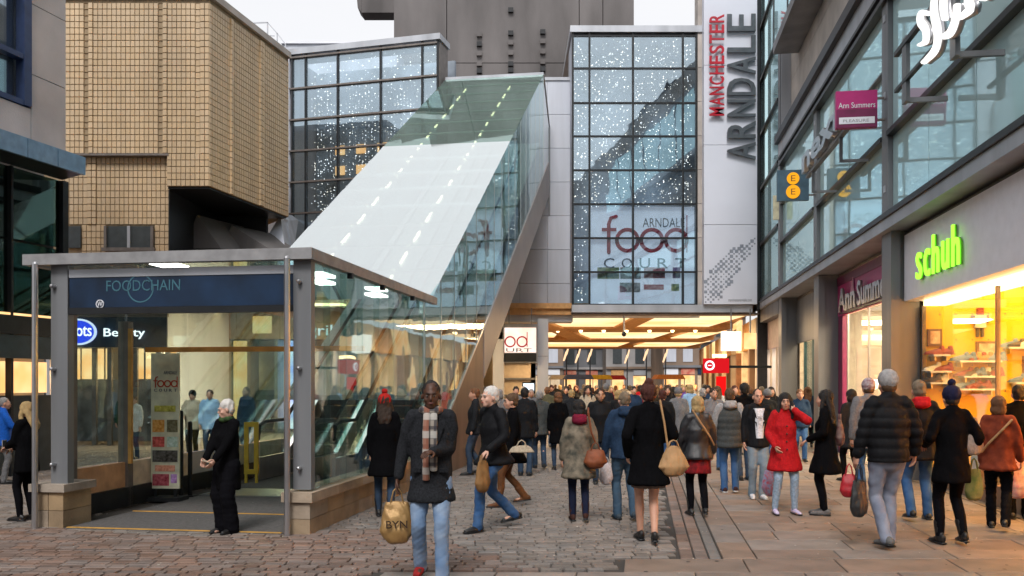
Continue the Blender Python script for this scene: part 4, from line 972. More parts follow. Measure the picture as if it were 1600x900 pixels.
# tall food court banner and black posts inside the kiosk
bn = thing('banner_stand', 'tall cream food court banner with rows of logo patches inside the kiosk', 'banner', (XX(258, 13.2), 13.2, 0), KA * .5)
w2 = .215; zt2 = HH(552, 13.2); zb2 = .18
MB().box(-w2, w2, 0, .03, zb2, zt2).build('panel', mat('cream_banner', (.80, .80, .62), .5), bn); MB().box(-w2 - .06, w2 + .06, -.15, .2, 0.006, .06).build('base', M_black, bn)
for q in (-.15, .15): MB().box(q - .02, q + .02, 0.001, .03, .06, .18).build('foot', M_black, bn)
foodlogo(bn, -w2 + .04, zt2 - .50, .105, -.01, .008, mat('banner_red', (.55, .06, .02)), M_gr)
text('ARNDALE', M_gr, bn, (-.02, -.001, zt2 - .31), (1, 0, 0), (0, 0, 1), .05, .2, .004)
LP = [('olive', (.35, .33, .03)), ('orange', (.65, .22, .02)), ('dark_olive', (.08, .07, .02)), ('red', (.40, .03, .02)), ('mint', (.35, .55, .40)), ('black', (.02, .015, .01)), ('salmon', (.65, .20, .12)), ('maroon', (.25, .01, .03)), ('violet', (.3, .15, .4))]
LP = {n_: mat(n_ + '_patch', c_, .5, col2=tuple(min(1, v * 2 + .15) for v in c_), scale=22) for n_, c_ in LP}
for n_, a, b, c_, d_ in (('olive', -.16, .16, .79, .88), ('orange', -.19, -.01, 1.0, 1.18), ('dark_olive', .03, .19, 1.0, 1.18), ('red', -.19, -.01, 1.25, 1.40), ('mint', .03, .19, 1.25, 1.40), ('black', -.19, .19, 1.45, 1.62), ('salmon', -.15, .15, 1.67, 1.76), ('maroon', -.19, .06, 1.80, 1.97), ('violet', .09, .18, 1.80, 1.93)):
    MB().box(a, b, -.008, -.001, zt2 - d_ + .02, zt2 - c_ + .02).build(n_ + '_patch', LP[n_], bn)
for i, (p, Yb, zt3) in enumerate(((297, 13.7, 1.12), (283, 13.4, 1.3))):
    po = thing('barrier_post', ['nearer black barrier post right of the cream banner', 'farther black barrier post just right of the cream banner'][i], 'post', (XX(p, Yb), Yb, 0), 0, 'black posts in the kiosk')
    MB().tube([(0, 0, .01), (0, 0, zt3)], .035, 10).build('post', M_black, po); MB().box(-.08, .08, -.08, .08, .006, .02).build('base_plate', M_black, po)
# yellow frame by the escalator foot
yf = thing('yellow_frame', 'yellow panel frame standing behind the white haired woman inside the kiosk', 'frame', (XX(392, 15.5), 15.5, 0), 0)
M_yf = mat('yellow_paint', (.60, .42, .05), .5)
for a, b, c_, d_ in ((-.12, .12, .16, .24), (-.12, .12, .98, 1.06), (-.12, -.05, .24, .98), (.05, .12, .24, .98), (-.11, -.07, .006, .16), (.07, .11, .006, .16)): MB().box(a, b, 0, .06, c_, d_).build('frame_bar', M_yf, yf)

# ---------------------------------------------------------------- covered walkway (tunnel) on the right
cw = thing('covered_walkway', 'covered street passage with glowing warm ceiling trays under the towers', 'walkway', (0, 0, 0), 0)
zc0 = 4.27; TA, TBK = 33.2, 66
def tr(Y_): return 4.35 + .143 * Y_       # right wall
xlw = -.6
V_ = [(xlw - 2, TA, zc0 + .25), (tr(TA), TA, zc0 + .25), (tr(TBK), TBK, zc0 + .25), (xlw - 6, TBK, zc0 + .25)]
MB().prism(V_, (0, 0, .2)).build('ceiling', M_ceiling, cw)
for (x0_, x1_, ya, yb) in ((.9, 4.75, 33.9, 41.4), (5.6, 9.1, 33.9, 41.4), (-.8, 2.4, 45.2, 51), (3.6, 8.2, 44.8, 52), (9.2, 10.8, 45, 52), (1.5, 7.5, 55.5, 63.5), (8.6, 12.3, 55.5, 63.5)):
    n__ = 4
    for q in range(n__):
        xa_, xb_ = x0_ + (x1_ - x0_) * q / n__, x0_ + (x1_ - x0_) * (q + 1) / n__
        MB().box(xa_ + .01, xb_ - .01, ya, yb, zc0 + .10, zc0 + .14).build('light_tray', E_tray, cw)
for Y_, d_ in ((33.3, .55), (41.5, 3.2), (52.2, 3.2), (63.7, 2.2)): MB().box(xlw - 1.5, tr(Y_) - .05, Y_, Y_ + d_, zc0 + .03, zc0 + .249).build('ceiling_beam', M_ceiling, cw)
MB().prism([(4.8, 33.86, zc0 + .02), (5.55, 33.86, zc0 + .02), (5.6, 41.49, zc0 + .02), (4.7, 41.49, zc0 + .02)], (0, 0, .22)).build('ceiling_beam', M_ceiling, cw)
MB().prism([(.2, 34.0, zc0 - .02), (.8, 34.0, zc0 - .02), (4.6, 52, zc0 - .02), (3.4, 52, zc0 - .02)], (0, 0, .11)).build('ceiling_beam', M_ceiling, cw)
for k_ in range(7): MB().tube([(2.2 + 1.1 * k_, 43.0, zc0 - .0), (2.2 + 1.1 * k_, 43.0, zc0 + .029)], .09, 10).build('downlight', E_warm, cw)
# right-hand shopfronts along the passage
Yc = 33.4; k = 0
MR = [M_limestone, M_wood, M_plaster, mat('brick_pier', (.35, .18, .11), .7, 0, .2, 4)]
while Yc < 65:
    w_ = 2.3
    p0, p1 = (tr(Yc), Yc), (tr(Yc + w_), Yc + w_)
    q = lambda x_, y_, z_: (x_, y_, z_)
    MB().prism([q(p0[0], p0[1], 0), q(p0[0] + .07, p0[1] + .5, 0), q(p0[0] + .07, p0[1] + .5, 3.1), q(p0[0], p0[1], 3.1)], (.5, 0, 0)).build('pier', MR[k % 4], cw)
    MB().prism([(p0[0] + .3, p0[1] + .5, .1), (p1[0] + .3, p1[1], .1), (p1[0] + .3, p1[1], 3.0), (p0[0] + .3, p0[1] + .5, 3.0)], (.1, 0, 0)).build('lit_shopfront', E_warm2 if k % 2 else M_posters[2], cw)
    MB().prism([(p0[0] - .02, p0[1] + .01, 3.1), (p1[0] - .02, p1[1] - .01, 3.1), (p1[0] - .02, p1[1] - .01, 4.2), (p0[0] - .02, p0[1] + .01, 4.2)], (.4, 0, 0)).build('shop_fascia', [M_plaster, M_ceiling, E_warm2][k % 3], cw)
    Yc += w_; k += 1
# left column, screen box and left wall of the passage
col_ = thing('concrete_column', 'square grey column at the left mouth of the covered passage', 'column', (XX(848, 32), 32, 0), 0)
MB().box(-.19, .19, -.19, .19, 0, 4.04).build('shaft', M_metal_l, col_); MB().box(-.22, .22, -.22, .22, 0, .12).build('base', M_metal, col_)
for z in (1.3, 2.7): MB().box(-.2, .2, -.2, .2, z, z + .015).build('joint_band', M_metal, col_)
sc = thing('food_court_sign', 'lit pink food court lightbox sign hanging left of the grey column', 'sign', (XX(813, 31.6), 31.6, 0), 0)
sw = (840 - 787) / F * 31.6 / 2
MB().box(-sw, sw, 0, .3, HH(566, 31.6), HH(506, 31.6)).build('case', M_metal, sc); MB().box(-sw + .04, sw - .04, -.02, -.001, HH(551, 31.6), HH(512, 31.6)).build('lit_face', emis('pink_lightbox', (1, .66, .52), 1.0, (1, .8, .7), 2), sc)
MB().box(-sw + .04, sw - .04, -.02, -.001, HH(565, 31.6), HH(552, 31.6)).build('black_panel', M_black, sc)
for s_ in (-.4, .4): MB().box(s_ - .02, s_ + .02, .1, .14, HH(506, 31.6), 4.4).build('hanger', M_metal, sc)
m_ = MB()
for i in range(2):
    ring(m_, -.36 + i * .42, -.05, HH(534, 31.6), .2, .15, .028)
m_.bar((.24, -.036, HH(542, 31.6)), (.24, -.036, HH(519, 31.6)), .05, .028); m_.build('letters', M_rl, sc)
text('URT', M_gr, sc, (-.5, -.022, HH(550, 31.6)), (1, 0, 0), (0, 0, 1), .13, .9, .01)
lw = thing('passage_wall', 'grey wall pier between the escalator tube and the food court lightbox', 'wall', (0, 0, 0), 0)
MB().box(XX(770, 31.5), XX(787, 31.5), 31.5, 33.4, 0, 4.3).build('pier', M_metal_l, lw)
fb = thing('passage_shop', 'cream and steel shop wall inside the passage behind the grey column', 'shop', (0, 0, 0), 0)
MB().box(-1.2, 1.0, 38, 38.2, 0, 4.2).build('wall', M_posters[2], fb)
for z in (1.2, 1.9, 2.6, 3.2): MB().box(-1.2, 1.0, 37.9, 37.999, z, z + .08).build('shelf_band', M_metal, fb)
MB().prism([(1.0, 38, 0), (1.6, 66, 0), (1.6, 66, 4.2), (1.0, 38, 4.2)], (-.2, 0, 0)).build('wall', M_plaster, fb)
tv = thing('information_screen', 'small lit screen on a post by the grey column', 'screen', (XX(826, 30), 30, 0), 0)
MB().box(-.22, .22, 0, .08, 1.40, 1.78).build('case', M_black, tv); MB().box(-.18, .18, -.01, -.001, 1.44, 1.74).build('display', emis('screen_white', (.75, .88, 1), 1.3), tv); MB().box(-.04, .04, .0, .06, 0, 1.4).build('stand', M_black, tv)
cc = thing('security_camera', 'small dark camera on a drop rod under the passage ceiling edge', 'camera', (XX(975, 33.3), 33.3, 0), 0)
MB().tube([(0, 0, 3.62), (0, 0, 4.3)], .03, 8).build('rod', M_metal_l, cc); V_, F_ = ell_np((0, 0, 3.58), (.09, .09, .10)); MB().add(V_, F_).build('dome', M_black, cc, smooth=True)
# red round sign and red banner
rs = thing('red_round_sign', 'red projecting shop sign with a white ring emblem by the passage shops', 'sign', (XX(1120, 27.5), 27.5, 0), 0)
MB().box(-.40, .38, 0, .14, HH(583, 27.5), HH(560, 27.5)).build('panel', emis('red_lightbox', (.65, .01, .015), .8), rs)
m_ = MB(); ring(m_, -.22, -.03, HH(571, 27.5), .15, .10, .02); m_.bar((-.27, -.02, HH(571, 27.5)), (-.17, -.02, HH(571, 27.5)), .05, .02); m_.build('ring_emblem', E_ltr, rs)
MB().box(-.1, .3, -.02, .16, HH(558, 27.5), HH(556, 27.5) + .05).build('top_lamp', E_warm, rs)
MB().box(.38, 1.7, .05, .1, HH(575, 27.5), HH(571, 27.5)).build('bracket', M_black, rs)
rbn = thing('red_banner', 'bright red vertical banner below the round sign', 'banner', (XX(1127, 28), 28, 0), 0)
MB().box(-.15, .15, 0, .06, .9, HH(588, 28)).build('panel', emis('red_banner_glow', (.8, .008, .008), .9), rbn); MB().box(-.03, .03, .01, .05, 0, .9).build('post', M_black, rbn)
for i, (p, q, a, b, Yb) in enumerate(((1128, 1158, 518, 548, 30.5), (1164, 1182, 520, 545, 30.8))):
    t = thing('lit_sign_box', ['larger glowing white sign box hanging at the passage mouth', 'smaller glowing white sign box nearer the corner column'][i], 'sign', (0, 0, 0), 0)
    MB().box(XX(p, Yb), XX(q, Yb), Yb, Yb + .15, HH(b, Yb), HH(a, Yb)).build('lightbox', E_warm2 if i else emis('white_lightbox', (1, .9, .75), 1.6), t); MB().box(XX((p + q) / 2, Yb) - .02, XX((p + q) / 2, Yb) + .02, Yb + .05, Yb + .09, HH(a, Yb), 4.3).build('hanger', M_metal, t)
lamp('passage_lamp', (5, 36, 4.1), 6, 800, (1, .66, .34), (0, 0, 0), 3)
lamp('passage_lamp', (6, 48, 4.1), 6, 420, (1, .66, .34), (0, 0, 0), 6)

# ---------------------------------------------------------------- far street beyond the passage
fm = [mat('far_grey_stone', (.16, .165, .18), .85, 0, .2, .3), mat('far_brown_stone', (.22, .16, .12), .85, 0, .2, .3), mat('far_pale_stone', (.34, .33, .33), .85, 0, .2, .3)]
specs = [(-1, 5.5, 96, 22, 1, 'brown stone building at the left of the far street'), (5.5, 10.5, 104, 24, 0, 'grey building with stacked dark floors in the middle of the far street'), (10.5, 15.5, 100, 22, 2, 'paler building right of centre in the far street'), (15.5, 24, 92, 24, 1, 'brown corner building at the right end of the far street'), (-12, -1, 92, 24, 0, 'grey far building seen behind the left column')]
for a, b, Yb, h_, mi, lb in specs:
    t = thing('far_building', lb, 'building', (0, Yb, 0), 0)
    MB().box(a, b, 0, 8, 0, h_).build('wall', fm[mi], t)
    nx_ = int((b - a) / 1.7); 
    for j in range(4):
        MB().box(a, b, -.3, 0, 3.4 + j * 2.6, 3.65 + j * 2.6).build('string_course', fm[(mi + 2) % 3], t)
        for i in range(nx_):
            wx_ = a + (i + .5) * (b - a) / nx_
            MB().box(wx_ - .5, wx_ + .5, -.06, -.001, 4.0 + j * 2.6, 5.7 + j * 2.6).build('window', random.choice([M_dkglass, M_dkglass, M_panel, E_warm2]) if j < 2 else M_dkglass, t)
    for i in range(nx_):
        wx_ = a + (i + .5) * (b - a) / nx_
        MB().box(wx_ - .7, wx_ + .7, -.06, -.001, .3, 2.6).build('shop_window', random.choice([E_warm2, E_warm2, E_white if i % 4 == 0 else M_posters[0], M_posters[1]]), t)
        MB().box(wx_ - .7, wx_ + .7, -.12, -.001, 2.7, 3.3).build('shop_fascia', random.choice([M_posters[1], M_metal_l, M_blue, M_ceiling, M_white]), t)
# Christmas figures of lamps on far posts
for i, (p, Yb) in enumerate(((885, 75), (903, 82), (922, 78), (980, 84), (1010, 74), (1040, 80))):
    t = thing('street_lamp', ['street lamp with lit decoration ' + w_ for w_ in ('leftmost beyond the passage, near the column', 'second from the left beyond the passage', 'third from the left beyond the passage', 'in the middle of the far street', 'tallest one right of the middle of the far street', 'rightmost beyond the passage')][i], 'street lamp', (XX(p, Yb), Yb, 0), 0, 'decorated lamps in the far street')
    MB().tube([(0, 0, 0), (0, 0, 5.2)], .06, 6).build('post', M_black, t); V_, F_ = tube_np([(-.22, 0, 3.7), (0, 0, 4.3), (.2, 0, 4.9)], [.07, .11, .06], 8); MB().add(V_, F_).build('lit_decoration', emis('decoration_glow', (1, .62, .36), 1.0) if not bpy.data.materials.get('decoration_glow') else bpy.data.materials['decoration_glow'], t)
# market stalls
for i, (p, Yb, c_) in enumerate(((935, 62, 'yellow'), (958, 66, 'red'), (1048, 60, 'orange'), (905, 60, 'blue'), (880, 64, 'white'))):
    cm = dict(yellow=(.45, .32, .03), red=(.4, .03, .05), orange=(.4, .16, .05), blue=(.05, .08, .2), white=(.5, .5, .5))[c_]
    t = thing('market_stall', c_ + ' roofed market stall beyond the crowd under the passage end', 'stall', (XX(p, Yb), Yb, 0), 0)
    MB().prism([(-1, 0, 2.05), (1, 0, 2.05), (.8, 0, 2.35), (-.8, 0, 2.35)], (0, 2, 0)).build('canopy', mat(c_ + '_canopy', cm), t); MB().box(-.9, .9, .2, 1.8, 0, 1).build('counter', M_wood, t)
    for q in (-.95, .9): MB().box(q, q + .05, .05, .1, 0, 2.05).build('pole', M_metal, t)

# ---------------------------------------------------------------- street behind the camera (mirrored in the glass)
def back_building(label, x0, x1, Y_, h, m, gable=None, roofm=None, z_m=None):
    t = thing('street_building', label, 'building', (0, Y_, 0), 0)
    MB().box(x0, x1, -10, 0, 0, h).build('wall', m, t)
    if gable: MB().prism([(x0, 0, h), (x1, 0, h), ((x0 + x1) / 2, 0, h + gable)], (0, -10, 0)).build('roof', roofm or M_conc_d, t)
    n = max(2, int((x1 - x0) / 2.6))
    for j in range(int(h / 3.6)):
        for i in range(n):
            a = x0 + (i + .5) * (x1 - x0) / n; MB().box(a - .65, a + .65, .0, .08, 1.2 + j * 3.6, 3.3 + j * 3.6).build('window', M_dkglass, t)
        MB().box(x0, x1, 0, .2, 3.55 + j * 3.6, 3.75 + j * 3.6).build('string_course', m, t)
    return t
M_sand = mat('orange_sandstone', (.85, .52, .29), .85, 0, .15, .4); M_blds = mat('blue_grey_render', (.42, .45, .50), .8, 0, .2, .3)
back_building('dark tall building with mansard top behind the viewpoint', 12.8, 22, -32, 30, M_conc_d, 5)
back_building('orange sandstone gabled building behind the viewpoint', 8.5, 18, -18, 19, M_sand, 9, M_sand)
back_building('grey stone office building behind the viewpoint on the left', -26, -12, -16, 13, M_conc)
back_building('pale low shop building behind the viewpoint', -11.5, 8.2, -22, 12, M_blds, 3, M_conc)
# ---------------------------------------------------------------- people
def hsh(x): return sum((k + 1) * b_ for k, b_ in enumerate(str(x).encode()))
def combine(parts):
    V = []; Fc = []
    for v, f in parts:
        o = len(V); V += [tuple(map(float, p)) for p in v]; Fc += [tuple(o + i for i in q) for q in f]
    return V, Fc
def remesh(parts, vox, smooth=2, name='m', extra=None, disp=None):
    V, Fc = combine(parts)
    me = bpy.data.meshes.new(name); me.from_pydata(V, [], Fc); me.update()
    o = bpy.data.objects.new('tmp', me); tmpcol.objects.link(o)
    r = o.modifiers.new('r', 'REMESH'); r.mode = 'VOXEL'; r.voxel_size = vox
    if smooth:
        s = o.modifiers.new('s', 'SMOOTH'); s.factor = .5; s.iterations = smooth
    with bpy.context.temp_override(scene=tmpscene, view_layer=tmpscene.view_layers[0]):
        dg = bpy.context.evaluated_depsgraph_get(); dg.update()
    m2 = bpy.data.meshes.new_from_object(o.evaluated_get(dg)); bpy.data.objects.remove(o); bpy.data.meshes.remove(me)
    if disp:
        n = len(m2.vertices); co = np.empty(n * 3); m2.vertices.foreach_get('co', co); co = co.reshape(-1, 3)
        no = np.empty(n * 3); m2.vertex_normals.foreach_get('vector', no); no = no.reshape(-1, 3)
        m2.vertices.foreach_set('co', (co + no * disp(co)[:, None]).ravel()); m2.update()
    if extra:
        v0, f0 = [tuple(v.co) for v in m2.vertices], [tuple(p.vertices) for p in m2.polygons]
        V2, F2 = combine([(v0, f0)] + extra); bpy.data.meshes.remove(m2); m2 = bpy.data.meshes.new(name); m2.from_pydata(V2, [], F2); m2.update()
    m2.name = name; m2.shade_smooth(); return m2
tmpscene = bpy.data.scenes.new('tmp'); tmpcol = tmpscene.collection
def folds(amp, seed, freq=(16, 16, 9)):
    g = np.random.default_rng(seed); ks = g.normal(size=(7, 3)) * np.array(freq); ph = g.uniform(0, 6.28, 7)
    def f(co):
        s = np.zeros(len(co))
        for k, p in zip(ks, ph): s += np.abs(np.sin(co @ k + p)) - .6
        return amp * s / 2.2
    return f
def quilt(amp, z0, pitch, seed):
    fo = folds(amp * .25, seed)
    return lambda co: amp * (np.abs(np.sin((co[:, 2] - z0) / pitch * math.pi)) ** .6 - .6) + fo(co)
def ik(a, b, l1, l2, pole):
    a = np.array(a, float); b = np.array(b, float); d = b - a; L = np.linalg.norm(d); mxl = (l1 + l2) * .995
    if L > mxl: b = a + d / L * mxl; d = b - a; L = mxl
    t = d / L; x = (l1 * l1 - l2 * l2 + L * L) / (2 * L); h = math.sqrt(max(l1 * l1 - x * x, 0))
    p = np.array(pole, float); p = p - t * p.dot(t); p /= np.linalg.norm(p) + 1e-9
    return a + t * x + p * h, b
CLOTH = {}
def cloth(name, col, rough=.85, col2=None, scale=40, spec=.2, bump=.25, metal=0):
    k = name
    if k not in CLOTH: CLOTH[k] = mat(name, col, rough, metal, .14, scale, bump, 160, col2=col2, spec=spec)
    return CLOTH[k]
SK = {}
def skin(kind):
    c = dict(dark=(.075, .033, .020), light=(.55, .30, .21), pale=(.62, .37, .28), tan=(.45, .25, .16))[kind]
    if kind not in SK: SK[kind] = mat(kind + '_skin', c, .5, 0, .06, 8, .1, 60, spec=.35)
    return SK[kind]
M_eyew = mat('eye_white', (.30, .28, .26), .4); M_iris = mat('dark_iris', (.03, .02, .015), .2)
def lips(kind): return cloth(kind + '_lips', dict(dark=(.13, .05, .045), light=(.42, .14, .11), pale=(.42, .14, .11), tan=(.35, .12, .1))[kind], .4)
HAIR = dict(black=(.012, .010, .010), dark_brown=(.035, .020, .013), brown=(.10, .055, .028), auburn=(.07, .018, .012), blonde=(.42, .29, .13), ash=(.20, .15, .10), grey=(.30, .29, .29), white=(.68, .66, .63), reddish=(.16, .07, .03))
def hairm(k): return cloth(k + '_hair', HAIR[k], .6, scale=12, spec=.35, bump=.6)
ID = np.eye(3)
def rotz(a): a = R(a); return np.array([[math.cos(a), -math.sin(a), 0], [math.sin(a), math.cos(a), 0], [0, 0, 1]])
def rotx(a): a = R(a); return np.array([[1, 0, 0], [0, math.cos(a), -math.sin(a)], [0, math.sin(a), math.cos(a)]])

def person(pxx, Yp, h, face, label, skn='light', top=None, topm=None, legs=None, legm=None, shoe='shoe', shoem=None, hair='short', hairc='brown',
           hat=None, hatm=None, LF=(0, 0, 0), RF=(0, 0, 0), LH=None, RH=None, lean=0.0, yaw=0, pitch=0, fem=False, scarf=None, vox=.016, cvox=.02, fx=None,
           bulk=1.0, toplen=.78, flare=0.0, skirtm=None, skirtlen=None, collar=True, hood=None, group=None, buttons=False, fingers=True, faced=True, curl=.9, tucked=False, sleevem=None, loc=None, open_front=None, opw=1.0):
    """face: heading in degrees; 0 looks away from the viewer, 90 to the photo's left, 180 towards the viewer.
       local frame: +Y is forward, -X the person's left. LF/RF foot offsets (side, forward, lift); LH/RH hand positions (side, forward, height)."""
    s = h / 1.75
    x0 = XX(pxx, Yp) if loc is None else loc
    t = thing('person', label, 'person', (x0, Yp, 0), R(face), group)
    sw = (.155 if fem else .18) * s; hipw = (.085 if fem else .088) * s
    stride = abs(LF[1] - RF[1])
    ph = (.93 - .10 * stride ** 2 * 1.6) * s
    def sh(p): p = np.array(p, float); p[1] += lean * (p[2] - ph); return p
    ank = {}; kn = {}; hp = {}
    for sd, ft in ((-1, LF), (1, RF)):
        a = np.array([sd * .085 * s + ft[0], ft[1], .085 * s + ft[2]]); hj = np.array([sd * hipw, 0, ph])
        k, a2 = ik(hj, a, .435 * s, .425 * s, (sd * .05, 1, 0)); ank[sd] = a2; kn[sd] = k; hp[sd] = hj
    shz = ph + .505 * s; sj = {}; el = {}; wr = {}
    for sd, hn in ((-1, LH), (1, RH)):
        j = sh((sd * sw, -.01, shz))
        if hn is None: hn = (sd * (.235 if not fem else .205), .03 + random.uniform(-.04, .06), .80)
        hn = np.array([hn[0] * s, hn[1] * s, hn[2] * s])
        e, w = ik(j, hn, .285 * s, .255 * s, (sd * .55, -1, -.35) if hn[2] < 1.25 * s else (sd * .9, -.1, -1)); sj[sd] = j; el[sd] = e; wr[sd] = w
    hc = sh((0, .02 * s, h - .133 * s + (ph - .93 * s))); M = rotz(yaw) @ rotx(-pitch)
    top_z = hc[2]
    def H(p): return hc + M @ (np.array(p, float) * s * np.array([1.09, 1.04, 1.03]))
    B = []
    B.append(tube_np([sh((0, 0, ph - .07 * s)), sh((0, 0, ph)), sh((0, 0, ph + .14 * s)), sh((0, .0, ph + .33 * s)), sh((0, -.01, ph + .46 * s)), sh((0, -.01, ph + .53 * s))],
                     [(.14 * s, .10 * s), (.15 * s, .105 * s), ((.115 if fem else .13) * s, .09 * s), (.145 * s, .105 * s), (.13 * s, .075 * s), (.06 * s, .055 * s)], 12, side=(1, 0, 0)))
    B.append(tube_np([sh((0, -.015, shz)), sh((0, -.01, shz + .07 * s)), H((0, -.02, -.06))], [.066 * s, .058 * s, .058 * s], 10))
    for sd in (-1, 1):
        B.append(tube_np([hp[sd], (hp[sd] * .5 + kn[sd] * .5), kn[sd]], [.082 * s, .072 * s, .052 * s], 10))
        B.append(tube_np([kn[sd], kn[sd] * .65 + ank[sd] * .35 + np.array([0, -.012, 0]), ank[sd]], [.050 * s, .052 * s, .034 * s], 10))
        B.append(tube_np([ank[sd] + np.array([0, -.03, -.035]), ank[sd] + np.array([0, .13 * s, -.055])], [.03, .022], 8))
        B.append(tube_np([sj[sd] * .9 + sh((0, 0, shz)) * .1, sj[sd] * .5 + el[sd] * .5, el[sd]], [.05 * s, .043 * s, .036 * s], 10))
        B.append(tube_np([el[sd], el[sd] * .6 + wr[sd] * .4, wr[sd]], [.037 * s, .034 * s, .024 * s], 10))
    fs = s * (.95 if fem else 1.0)
    for c_, r_ in (((0, -.012, .02), (.074, .094, .098)), ((0, .022, -.03), (.062, .068, .088)), ((0, .055, -.092), (.036, .034, .026)), ((0, .075, .018), (.045, .018, .016)), ((-.036, .055, -.035), (.024, .024, .026)), ((.036, .055, -.035), (.024, .024, .026)), ((0, .083, -.066), (.024, .014, .014))):
        B.append(ell_np(H(c_), [q * fs for q in r_], M))
    B.append(tube_np([H((0, .082, .006)), H((0, .102, -.032))], [.009 * s, .0145 * s], 8))
    for sd in (-1, 1): B.append(ell_np(H((sd * .075, -.008, -.02)), (.010 * s, .02 * s, .03 * s), M, 8, 6))
    # hands: palm in the skin surface, five fingers rooted in it
    extra = []
    for sd in (-1, 1):
        d = wr[sd] - el[sd]; d /= np.linalg.norm(d); hn_ = {-1: LH, 1: RH}[sd]
        inn = np.array([-sd, 0.25, 0.]) if abs(d[2]) > .6 else np.array([0, -.3, -1.]) if abs(d[1]) > abs(d[0]) else np.array([0, -1., -.2])
        inn = inn - d * inn.dot(d); inn /= np.linalg.norm(inn); sde = np.cross(d, inn)
        if sde[1] * 1 + sde[2] < 0: sde = -sde
        p = wr[sd] + d * .045 * s
        B.append(tube_np([wr[sd], p, wr[sd] + d * .085 * s], [(.022 * s, .02 * s), (.038 * s, .018 * s), (.038 * s, .016 * s)], 8, side=sde))
        if fingers:
            for q, (L, off) in enumerate(((.070, .029), (.078, .010), (.072, -.010), (.056, -.028))):
                b0 = wr[sd] + d * .075 * s + sde * off * s; P_ = [b0]; cd = d.copy(); ang = curl * (.28 + .06 * q)
                for g in range(3):
                    cd = cd * math.cos(ang) + inn * math.sin(ang); cd /= np.linalg.norm(cd)
                    P_.append(P_[-1] + cd * L * s * (.45, .32, .28)[g]); inn2 = inn
                extra.append(tube_np(P_, [.0095 * s, .009 * s, .008 * s, .007 * s], 6))
            b0 = wr[sd] + d * .03 * s + sde * .028 * s
            extra.append(tube_np([b0, b0 + (sde * .7 + d * .6 + inn * .3) * .035 * s, b0 + (sde * .45 + d + inn * .55) * .062 * s], [.012 * s, .010 * s, .008 * s], 6))
    link('body', remesh(B, vox, 1, 'body', extra), t).data.materials.append(skin(skn))
    if faced:
        for sd in (-1, 1):
            e_ = MB(); V_, F_ = ell_np(H((sd * .030, .079, -.002)), (.0115 * s, .009 * s, .006 * s), M, 10, 6); e_.add(V_, F_); eo = e_.build('eye', M_eyew, t, smooth=True)
            e_ = MB(); V_, F_ = ell_np(H((sd * .030, .087, -.002)), (.006 * s, .004 * s, .006 * s), M, 8, 5); e_.add(V_, F_); e_.build('iris', M_iris, eo, smooth=True)
            e_ = MB(); V_, F_ = tube_np([H((sd * .014, .092, .018)), H((sd * .032, .091, .023)), H((sd * .048, .078, .017))], [.0045 * s, .005 * s, .0035 * s], 6); e_.add(V_, F_); e_.build('eyebrow', hairm('dark_brown' if hairc in ('black', 'brown', 'blonde', 'auburn') else hairc), t, smooth=True)
        e_ = MB(); V_, F_ = ell_np(H((0, .094, -.063)), (.024 * s, .008 * s, .0085 * s), M, 12, 6); e_.add(V_, F_); e_.build('mouth', lips(skn), t, smooth=True)
    # trousers / tights
    if legm:
        L_ = []; k = dict(tight=(.010, .008, .006), jeans=(.008, .012, .020), wide=(.03, .045, .06))[legs]
        L_.append(tube_np([sh((0, 0, ph + .12 * s)), sh((0, 0, ph)), sh((0, 0, ph - .08 * s))], [(.135 * s, .105 * s), (.160 * s, .118 * s), (.150 * s, .108 * s)], 12, side=(1, 0, 0)))
        for sd in (-1, 1):
            aa = ank[sd]; hem = aa + np.array([0, -.005, -.03 if legs != 'tight' else 0.0])
            L_.append(tube_np([hp[sd] + np.array([0, 0, -.03]), hp[sd] * .5 + kn[sd] * .5, kn[sd], kn[sd] * .5 + hem * .5 + np.array([0, -.012, 0]), hem * .9 + kn[sd] * .1, hem],
                              [(.09 + k[0]) * s, (.076 + k[0]) * s, (.054 + k[1]) * s, (.050 + k[1]) * s, (.040 + k[2]) * s, (.040 + k[2]) * s], 12))
        link('trousers' if legs != 'tight' else 'leggings', remesh(L_, cvox, 1, 'trousers', disp=folds(.006 if legs != 'tight' else .002, hsh(pxx) % 99, (18, 18, 30))), t).data.materials.append(legm)
    # shoes
    for sd in (-1, 1):
        a = ank[sd]; ft = LF if sd < 0 else RF; tip = -min(ft[2] * 2.2, .9)
        if shoem is None: continue
        fwd = np.array([sd * .12, math.cos(tip), math.sin(tip)]); fwd /= np.linalg.norm(fwd); up = np.array([0, -math.sin(tip), math.cos(tip)])
        g = a - up * .085 * s * .98
        hl = .035 if shoe in ('heel', 'heelboot') else 0
        P_ = [g - fwd * .06 * s + up * (.045 + hl) * s, g + up * (.042 + hl * .8) * s, g + fwd * .10 * s + up * .034 * s, g + fwd * .17 * s + up * .026 * s]
        w_ = .036 if fem else .043
        prt = [tube_np(P_, [(w_ * .85 * s, .040 * s), (w_ * s, .042 * s), (w_ * 1.05 * s, .030 * s), (w_ * .8 * s, .022 * s)], 10, side=(1, 0, 0)), tube_np([g - fwd * .045 * s + up * .05 * s, a - up * .0], [.04 * s, .038 * s], 10)]
        if 'boot' in shoe: prt.append(tube_np([a - up * .03, a * .62 + kn[sd] * .38], [.045 * s, .062 * s], 10))
        o = link('boot' if 'boot' in shoe else 'shoe', remesh(prt, .011, 1, 'shoe'), t); o.data.materials.append(shoem)
        V_, F_ = tube_np([g - fwd * .075 * s + up * (.012), g + fwd * .05 * s + up * .012, g + fwd * .19 * s + up * .012], [(w_ * s, .012), (w_ * 1.05 * s, .012), (w_ * .8 * s, .011)], 10, side=(1, 0, 0))
        MB().add(V_, F_).build('sole', cloth('white_sole', (.6, .6, .6)) if shoe == 'trainer' else M_black, o, smooth=True)
